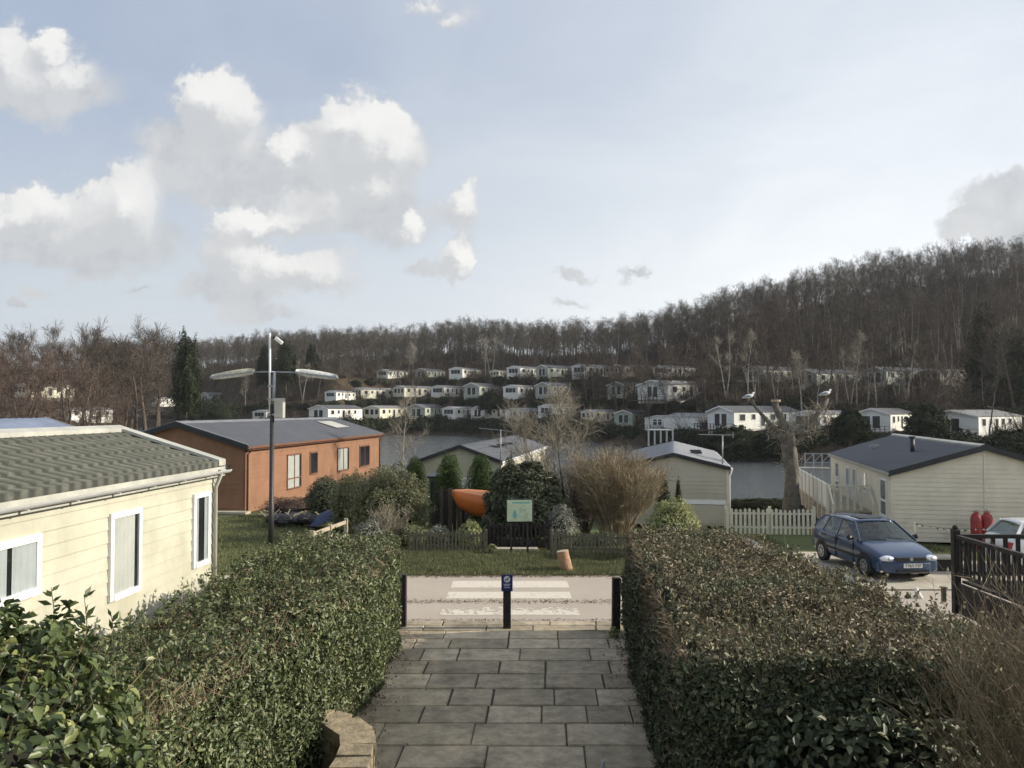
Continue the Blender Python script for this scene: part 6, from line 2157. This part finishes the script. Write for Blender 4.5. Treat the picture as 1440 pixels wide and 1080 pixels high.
    # cabin: dash, seats, wheel
    MB().box((S(1.25), -W * .8, .62 * k), (S(1.7), W * .8, .86 * k)).build('dashboard', 'car_seat', e)
    for sg in (1, -1):
        MB().box((S(2.35), sg * .36 - .22, .45 * k), (S(2.5), sg * .36 + .22, 1.02 * k)).build('seat', 'car_seat', e, bevel=.04)
        MB().box((S(2.38), sg * .36 - .1, 1.04 * k), (S(2.46), sg * .36 + .1, 1.2 * k)).build('headrest', 'car_seat', e, bevel=.03)
    MB().box((S(3.1), -.6, .5 * k), (S(3.25), .6, 1.02 * k)).build('rear_seat', 'car_seat', e, bevel=.04)
    if sunroof: MB().box((S(2.02), -wr * .55, zr + .012), (S(2.62), wr * .55, zr + .028)).build('sunroof', 'black_trim', e, bevel=.01)
    # bonnet shut line, bumper, grille, lamps, plate
    bp = MB()
    for (z0, z1, d) in ((.24, .50, .045),):
        n = 10; ring_ = []
        for j in range(n + 1):
            v = j / n * 2 - 1
            x = -.07 + .26 * abs(v) ** 2.6
            for z in (z0 * k, z1 * k): bp.v.append((x, v * W * .985, z))
            for z in (z1 * k, z0 * k): bp.v.append((x + .16, v * W * .93, z))
        for j in range(n):
            i = j * 4
            for q in range(4): bp.f.append((i + q, i + (q + 1) % 4, i + 4 + (q + 1) % 4, i + 4 + q))
        bp.f.append((3, 2, 1, 0)); bp.f.append((n * 4, n * 4 + 1, n * 4 + 2, n * 4 + 3))
    fb = bp.build('front_bumper', paint, e, bevel=.025)
    MB().box((-.082, -.45, .27 * k), (-.06, .45, .33 * k)).build('lower_grille', 'black_trim', fb)
    MB().box((-.02, -.42, .545 * k), (.055, .42, .645 * k)).build('grille', 'black_trim', e, bevel=.01)
    em = MB().tube([(-.028, 0, .6 * k), (-.021, 0, .6 * k)], .045, 16).build('badge', 'rim', e)
    for sg in (1, -1):
        hl = MB().ball((.125, sg * .60, .595 * k), 1, 14, 8, (.13, .205, .088)).build('headlight', 'headlamp', e, smooth=True)
        MB().ball((.035, sg * .60, .6 * k), 1, 10, 6, (.05, .06, .05)).build('reflector', 'rim', hl, smooth=True)
        MB().tube([(S(1.42), sg * (W + .0), .96 * k), (S(1.40), sg * (W + .13), .98 * k)], [.05, .075], 8).build('wing_mirror', 'black_trim', e)
        MB().box((S(4.02), sg * W * .70, .62 * k), (S(4.165), sg * W * .90, .86 * k)).build('tail_light', 'red_bottle', e, bevel=.03)
        for x in (2.28, 3.1): MB().box((S(x), sg * (W - .005), .80 * k), (S(x) + .16, sg * (W + .025), .83 * k)).build('door_handle', 'black_trim', e)
        for x in (1.42, 2.44): MB().box((S(x), sg * (W - .03), .3 * k), (S(x) + .008, sg * (W + .003), .9 * k)).build('door_seam', 'black_trim', e)
        MB().box((S(.95), sg * (W - .02), .47 * k), (S(3.5), sg * (W + .012), .53 * k)).build('side_strip', 'black_trim', e)
        for x in (.82, 3.33):
            ar = MB(); n = 16
            pts = [(S(x) + .36 * math.cos(a), sg * (W + .004), .30 + .36 * math.sin(a)) for a in np.linspace(-.25, PI + .25, n)]
            ar.face(pts if sg < 0 else pts[::-1]); ar.build('wheel_arch', 'black_trim', e)
            w_ = MB().tube([(S(x), sg * (W - .17), .3), (S(x), sg * (W - .15), .3), (S(x), sg * (W + .0), .3), (S(x), sg * (W + .012), .3)], [.27, .3, .3, .275], 22).build('wheel', 'tyre', e, smooth=False)
            r = MB().tube([(S(x), sg * (W - .0), .3), (S(x), sg * (W + .016), .3)], [.19, .185], 18)
            r.build('hub', 'rim', w_)
            sl_ = MB()
            for q in range(7):
                a = 2 * PI * q / 7 + x
                cx_, cz_ = S(x) + .115 * math.cos(a), .3 + .115 * math.sin(a)
                sl_.tube([(cx_, sg * (W + .010), cz_), (cx_, sg * (W + .020), cz_)], [.034, .034], 8)
            sl_.build('hub_vents', 'black_trim', w_)
    if plate_text:
        pl = MB().box((-.094, -.26, .385 * k), (-.078, .26, .495 * k)).build('number_plate', 'plate_white', e)
        cu = bpy.data.curves.new('plate_text', 'FONT'); cu.body = plate_text; cu.size = .118; cu.align_x = 'CENTER'; cu.align_y = 'CENTER'; cu.extrude = .001
        tmp = bpy.data.objects.new('tmp', cu); COL.objects.link(tmp)
        bpy.context.view_layer.update()
        me = bpy.data.meshes.new_from_object(tmp.evaluated_get(bpy.context.evaluated_depsgraph_get()))
        bpy.data.objects.remove(tmp)
        me.materials.clear(); me.materials.append(MATS['ink'])
        me.transform(Matrix.Translation((-.0965, 0, .44 * k)) @ Matrix.Rotation(-PI / 2, 4, 'Z') @ Matrix.Rotation(PI / 2, 4, 'X'))
        t = bpy.data.objects.new('lettering', me); COL.objects.link(t); t.parent = pl
    # wipers
    for y in (-.45, .1): MB().bar((S(1.06), y, .925 * k + .03), (S(1.14), y + .45, .955 * k + .05), .012, .012).build('wiper', 'black_trim', e)
    return e
yb = 21.2
car('dark blue five-door hatchback facing the camera beside the cream lodge', (10.55, 21.75, gz(10.4, 23.5) + .03), R(96), 'paint_blue', 'T965 FSP', W=.88, L=3.98)
car('white small car side-on behind the dark railing at the right edge', (17.75, 23.3, gz(16, 23) + .02), R(180 - 4), 'paint_white', None, L=3.9, H=1.46, sunroof=False)

# ------------------------------------------------------------------ dark railing at the right
def railing():
    X, Y = 9.17, 17.0
    zt, zb, zg = 1.62, .78, .32
    e = empty('dark_railing', (X, Y, 0), 0, 'black timber railing with corner post beside the blue car', 'railing')
    MB().box((-.07, -.07, 0), (.07, .07, zt + .1)).build('corner_post', 'dark_timber', e, bevel=.01)
    MB().ball((0, 0, zt + .14), .06, 10, 6).build('finial', 'dark_timber', e)
    # towards the camera
    Ln = 4.0
    MB().box((-.045, -Ln, zt - .08), (.045, -.071, zt)).build('top_rail', 'dark_timber', e)
    MB().box((-.03, -Ln, zb), (.03, -.071, zb + .07)).build('bottom_rail', 'dark_timber', e)
    for k in range(24):
        y = -.2 - k * .16
        MB().box((-.02, y - .03, zb + .07), (.02, y + .03, zt - .08)).build('baluster', 'dark_timber', e)
    MB().box((-.05, -2.6, .1), (.05, -2.5, zt + .02)).build('post', 'dark_timber', e)
    # away to the right
    Lr = 5.0
    MB().box((.071, -.045, zt - .08), (Lr, .045, zt)).build('top_rail', 'dark_timber', e)
    MB().box((.071, -.03, zb), (Lr, .03, zb + .07)).build('bottom_rail', 'dark_timber', e)
    for k in range(18):
        x = .25 + k * .26
        MB().box((x - .04, -.02, zb + .07), (x + .04, .02, zt - .08)).build('baluster', 'dark_timber', e)
    # deck
    dk = empty('dark_deck', (X, Y, 0), 0, 'low dark timber deck inside the black railing', 'deck')
    mb = MB(); x = .08
    while x < 5:
        mb.box((x, -4.0, zb - .14), (x + .13, -.08, zb - .09)); x += .145
    mb.build('deck_boards', 'dark_timber', dk)
    MB().box((-.02, -4.0, .02), (.05, -.1, zb - .15)).build('skirt_board', 'dark_timber', dk)
    # table-like grey slab seen over the rail
    tb = empty('garden_table', (X + 2.2, Y - 1.6, zb - .09), 0, 'grey garden table on the dark deck behind the railing', 'table')
    MB().box((-1.1, -.55, .70), (1.1, .55, .74)).build('table_top', 'door_grey', tb, bevel=.01)
    for sx in (-1, 1):
        for sy in (-1, 1): MB().box((sx * 1.0 - .03, sy * .47 - .03, 0), (sx * 1.0 + .03, sy * .47 + .03, .70)).build('leg', 'black_metal', tb)
railing()

def chain():
    Y0 = 19.5
    a, b = P(1286, 736, 26.6), P(1395, 742, 26.2)
    e = empty('rope_of_knots', a, 0, 'string of small black and white tags stretched above the railing corner', 'garland')
    d = b - a
    pts = [d * t + Vector((0, 0, -.10 * math.sin(PI * t))) for t in np.linspace(0, 1, 12)]
    MB().tube(pts, .006, 5).build('cord', 'black_trim', e)
    rs = random.Random(6); w, bl = MB(), MB()
    for k in range(22):
        t = (k + .5) / 22; p = d * t + Vector((0, 0, -.10 * math.sin(PI * t) - .03))
        m = w if k % 2 else bl
        m.bar(p, p + Vector((rs.uniform(-.04, .05), 0, rs.uniform(-.07, .03))), .035, .035)
    w.build('white_tags', 'white_paint', e); bl.build('black_tags', 'black_trim', e)
    MB().box((-.03, -.03, -.75), (.03, .03, .04)).build('stake', 'clad_cream', e)
chain()

def small_things():
    c = PG(1291, 808, -.0); Y = 20.0
    p = P(1291, 806, Y)
    e = empty('white_marker', (p.x, Y, gz(p.x, Y)), 0, 'small leaning white marker in front of the blue car', 'marker')
    MB().tube([(.05, 0, 0), (-.03, 0, .16), (-.05, 0, .26)], [.07, .055, .03], 10).build('cone', 'white_paint', e, smooth=True)
    c = PG(846, 1072, .2)
    e = empty('white_peg', (c.x, c.y, .02), 0, 'small whitish peg standing on the path at the bottom edge', 'peg')
    MB().tube([(0, 0, 0), (.01, 0, .12), (.015, 0, .19)], [.03, .026, .018], 10).build('peg', 'door_grey', e, smooth=True)
    # low kerb plank beyond the blue car
    p = P(1335, 775, 22.5)
    e = empty('low_bench', (p.x - .55, 23.2, gz(p.x, 23) - .0), 0, 'low pale-topped dark block between the blue car and the railing', 'planter')
    MB().box((0, 0, 0), (1.1, .5, .36)).build('box', 'dark_timber', e); MB().box((-.04, -.04, .362), (1.14, .54, .42)).build('top', 'concrete', e)
    p = P(1327, 830, 18.0)
    e = empty('short_post', (p.x, 18.0, 0), 0, 'short mossy post at the foot of the railing corner', 'post')
    MB().box((-.04, -.04, 0), (.04, .04, .30)).build('post', 'wood_mossy', e); MB().box((-.06, -.06, .301), (.06, .06, .33)).build('cap', 'wood_mossy', e)
small_things()

# ------------------------------------------------------------------ sky and sun
SUN_EL, SUN_AZ = 24.0, 88.0      # azimuth clockwise from +Y
def build_world():
    w = bpy.data.worlds.new('World'); SC.world = w; w.use_nodes = True
    nt = w.node_tree; nt.nodes.clear()
    out = N(nt, 'ShaderNodeOutputWorld'); bg = N(nt, 'ShaderNodeBackground')
    nt.links.new(bg.outputs[0], out.inputs[0])
    sky = N(nt, 'ShaderNodeTexSky', sky_type='NISHITA')
    sky.sun_disc = False; sky.sun_elevation = R(SUN_EL); sky.sun_rotation = R(SUN_AZ)
    sky.air_density = 1.0; sky.dust_density = 2.2; sky.ozone_density = 1.0
    tc = N(nt, 'ShaderNodeTexCoord')
    D = tc.outputs['Generated']
    sep = N(nt, 'ShaderNodeSeparateXYZ'); nt.links.new(D, sep.inputs[0])
    def M(op, a, b=None, c=None, clamp=False):
        n = N(nt, 'ShaderNodeMath', operation=op); n.use_clamp = clamp
        for i, v in enumerate((a, b, c)):
            if v is None: continue
            if isinstance(v, (int, float)): n.inputs[i].default_value = v
            else: nt.links.new(v, n.inputs[i])
        return n.outputs[0]
    def smooth(v, a, b):
        n = N(nt, 'ShaderNodeMapRange', interpolation_type='SMOOTHSTEP'); nt.links.new(v, n.inputs[0]); n.inputs[1].default_value = a; n.inputs[2].default_value = b
        return n.outputs[0]
    # bearing and elevation (tangent) of the direction
    ysafe = M('MAXIMUM', sep.outputs[1], 0.05)
    U = M('DIVIDE', sep.outputs[0], ysafe); V = M('DIVIDE', sep.outputs[2], ysafe)
    front = smooth(sep.outputs[1], 0.1, 0.3)
    cmb = N(nt, 'ShaderNodeCombineXYZ'); nt.links.new(U, cmb.inputs[0]); nt.links.new(V, cmb.inputs[1])
    uv = cmb.outputs[0]
    # warp the bearing/elevation plane so that the cloud edges billow
    n1 = N(nt, 'ShaderNodeTexNoise'); n1.inputs['Scale'].default_value = 15; n1.inputs['Detail'].default_value = 7; n1.inputs['Roughness'].default_value = .66
    nt.links.new(uv, n1.inputs['Vector'])
    wa = N(nt, 'ShaderNodeVectorMath', operation='MULTIPLY_ADD')
    nt.links.new(n1.outputs['Color'], wa.inputs[0]); wa.inputs[1].default_value = (.10, .10, 0); nt.links.new(uv, wa.inputs[2])
    wuv = wa.outputs[0]
    def cloud_sum(blobs, grow):
        acc = None
        for (px, py, rx, ry, wt) in blobs:
            rx, ry = rx * grow, ry * grow
            cx, cy = (px - 720) / F + .05, (HZ - py) / F + .05
            m = N(nt, 'ShaderNodeVectorMath', operation='MULTIPLY_ADD')
            nt.links.new(wuv, m.inputs[0]); m.inputs[1].default_value = (F / rx, F / ry, 0); m.inputs[2].default_value = (-cx * F / rx, -cy * F / ry, 0)
            gr = N(nt, 'ShaderNodeTexGradient', gradient_type='SPHERICAL'); nt.links.new(m.outputs[0], gr.inputs[0])
            acc = M('MULTIPLY_ADD', gr.outputs['Fac'], wt, 0.0 if acc is None else acc)
        return acc
    grey = [(70, 125, 105, 42, 1.0), (285, 205, 105, 62, 1.1), (500, 225, 85, 45, 1.0), (390, 255, 175, 38, 1.0), (500, 300, 140, 42, 1.0), (25, 335, 60, 40, 1.0), (140, 340, 120, 50, 1.2),
            (395, 385, 120, 30, 1.0), (312, 408, 66, 24, 1.0), (372, 442, 52, 18, .8), (605, 374, 44, 14, 1.1), (650, 285, 24, 36, .6), (808, 381, 42, 12, .8), (890, 385, 28, 12, .8), (800, 422, 36, 9, .6),
            (52, 418, 26, 8, 1.0), (14, 431, 22, 8, 1.0), (183, 411, 22, 6, .8), (1455, 290, 95, 52, 1.7), (1398, 322, 78, 20, 1.3)]
    puff = [(0, 86, 40, 50, 1.2), (66, 52, 24, 18, .8), (100, 95, 50, 30, .6), (292, 136, 58, 36, 1.0), (300, 185, 80, 50, .7), (482, 182, 62, 48, 1.2), (545, 208, 54, 46, 1.0), (404, 210, 24, 18, .9), (455, 272, 52, 50, .9), (522, 264, 28, 22, .9),
            (18, 302, 60, 36, 1.1), (172, 280, 46, 54, 1.2), (125, 310, 60, 46, .8), (326, 342, 46, 54, 1.2), (380, 302, 60, 16, .7), (420, 375, 80, 28, .8), (651, 356, 20, 26, 1.3), (652, 278, 22, 36, .9), (586, 306, 16, 22, .8), (620, 14, 60, 30, .6)]
    g0 = cloud_sum(grey, 1.35); p0 = cloud_sum(puff, 1.6)
    sh = N(nt, 'ShaderNodeVectorMath', operation='ADD'); nt.links.new(wuv, sh.inputs[0]); sh.inputs[1].default_value = (.008, .020, 0)
    base_uv = wuv; wuv = sh.outputs[0]
    p1 = cloud_sum(puff, 1.6)
    nf = M('SUBTRACT', n1.outputs['Fac'], .5)
    gm = smooth(M('ADD', g0, M('MULTIPLY', nf, .6)), .14, .60)
    pm = smooth(M('ADD', p0, M('MULTIPLY', nf, 1.0)), .16, .52)
    mask = M('MULTIPLY', M('MAXIMUM', gm, pm), front)
    # each head is white where it faces the light above and falls back to grey below
    lit = smooth(M('ADD', M('SUBTRACT', p0, p1), M('MULTIPLY', nf, .9)), -.30, .62)
    gcol = mixc(nt, smooth(n1.outputs['Fac'], .33, .66), (4.3, 4.5, 4.75), (5.3, 5.4, 5.5))
    wcol = mixc(nt, lit, (5.0, 5.1, 5.2), (7.7, 7.6, 7.35))
    ccol = mixc(nt, pm, gcol, wcol)
    # thin high veil, brighter towards the sun and low down
    n3 = N(nt, 'ShaderNodeTexNoise'); n3.inputs['Scale'].default_value = 2.2; n3.inputs['Detail'].default_value = 6; n3.inputs['Roughness'].default_value = .6; n3.inputs['Distortion'].default_value = .6
    mpv = N(nt, 'ShaderNodeMapping'); mpv.inputs['Scale'].default_value = (1, 1, 2.6); nt.links.new(D, mpv.inputs[0]); nt.links.new(mpv.outputs[0], n3.inputs['Vector'])
    veil = M('MULTIPLY', smooth(n3.outputs['Fac'], .2, .85), .9)
    right = smooth(sep.outputs[0], -.5, .55)
    low = M('SUBTRACT', 1.0, smooth(sep.outputs[2], .0, .42))
    vf = M('ADD', M('ADD', M('MULTIPLY', veil, .35), M('MULTIPLY', right, .42)), M('MULTIPLY', low, .62), clamp=True)
    vcol = mixc(nt, right, (5.9, 6.25, 6.45), (8.1, 8.4, 8.6))
    base = mixc(nt, .7, sky.outputs[0], (3.75, 4.4, 5.7))
    c1 = mixc(nt, vf, base, vcol)
    c2 = mixc(nt, M('MULTIPLY', mask, .88), c1, ccol)
    nt.links.new(c2, bg.inputs['Color'])
    bg.inputs['Strength'].default_value = 0.092
build_world()
sun = bpy.data.lights.new('sun', 'SUN'); sun.energy = 4.2; sun.angle = R(.6); sun.color = (1.0, .90, .76)
so = bpy.data.objects.new('sun', sun); COL.objects.link(so)
el, az = R(SUN_EL), R(SUN_AZ)
sd = Vector((math.sin(az) * math.cos(el), math.cos(az) * math.cos(el), math.sin(el)))
so.rotation_euler = (-sd).to_track_quat('-Z', 'Y').to_euler()

# ------------------------------------------------------------------ haze
def haze():
    m = bpy.data.materials.new('haze_air'); m.use_nodes = True; nt = m.node_tree; nt.nodes.clear(); MATS['haze_air'] = m
    out = N(nt, 'ShaderNodeOutputMaterial'); v = N(nt, 'ShaderNodeVolumePrincipled')
    v.inputs['Color'].default_value = (.93, .95, 1, 1); v.inputs['Density'].default_value = HAZE; v.inputs['Anisotropy'].default_value = .3
    nt.links.new(v.outputs[0], out.inputs['Volume'])
    tag(MB().box((-905, -14, -9), (905, 1505, 75)).build('haze', 'haze_air'), kind='stuff')
HAZE = .00015
haze()

# ------------------------------------------------------------------ camera
cam = bpy.data.cameras.new('camera'); cam.lens = 36 * F / 1440; cam.sensor_width = 36; cam.clip_end = 3000; cam.clip_start = .05
co = bpy.data.objects.new('camera', cam); COL.objects.link(co)
co.location = (0, 0, CZ); co.rotation_euler = (PI / 2 + PITCH, 0, 0)
SC.camera = co
SC.view_settings.view_transform = 'Standard'; SC.view_settings.look = 'None'; SC.view_settings.exposure = 0.45; SC.view_settings.gamma = 1
SC.cycles.max_bounces = 5; SC.cycles.diffuse_bounces = 2; SC.cycles.glossy_bounces = 2; SC.cycles.transparent_max_bounces = 8; SC.cycles.transmission_bounces = 3
SC.cycles.use_denoising = True
SC.cycles.use_adaptive_sampling = True; SC.cycles.adaptive_threshold = .03
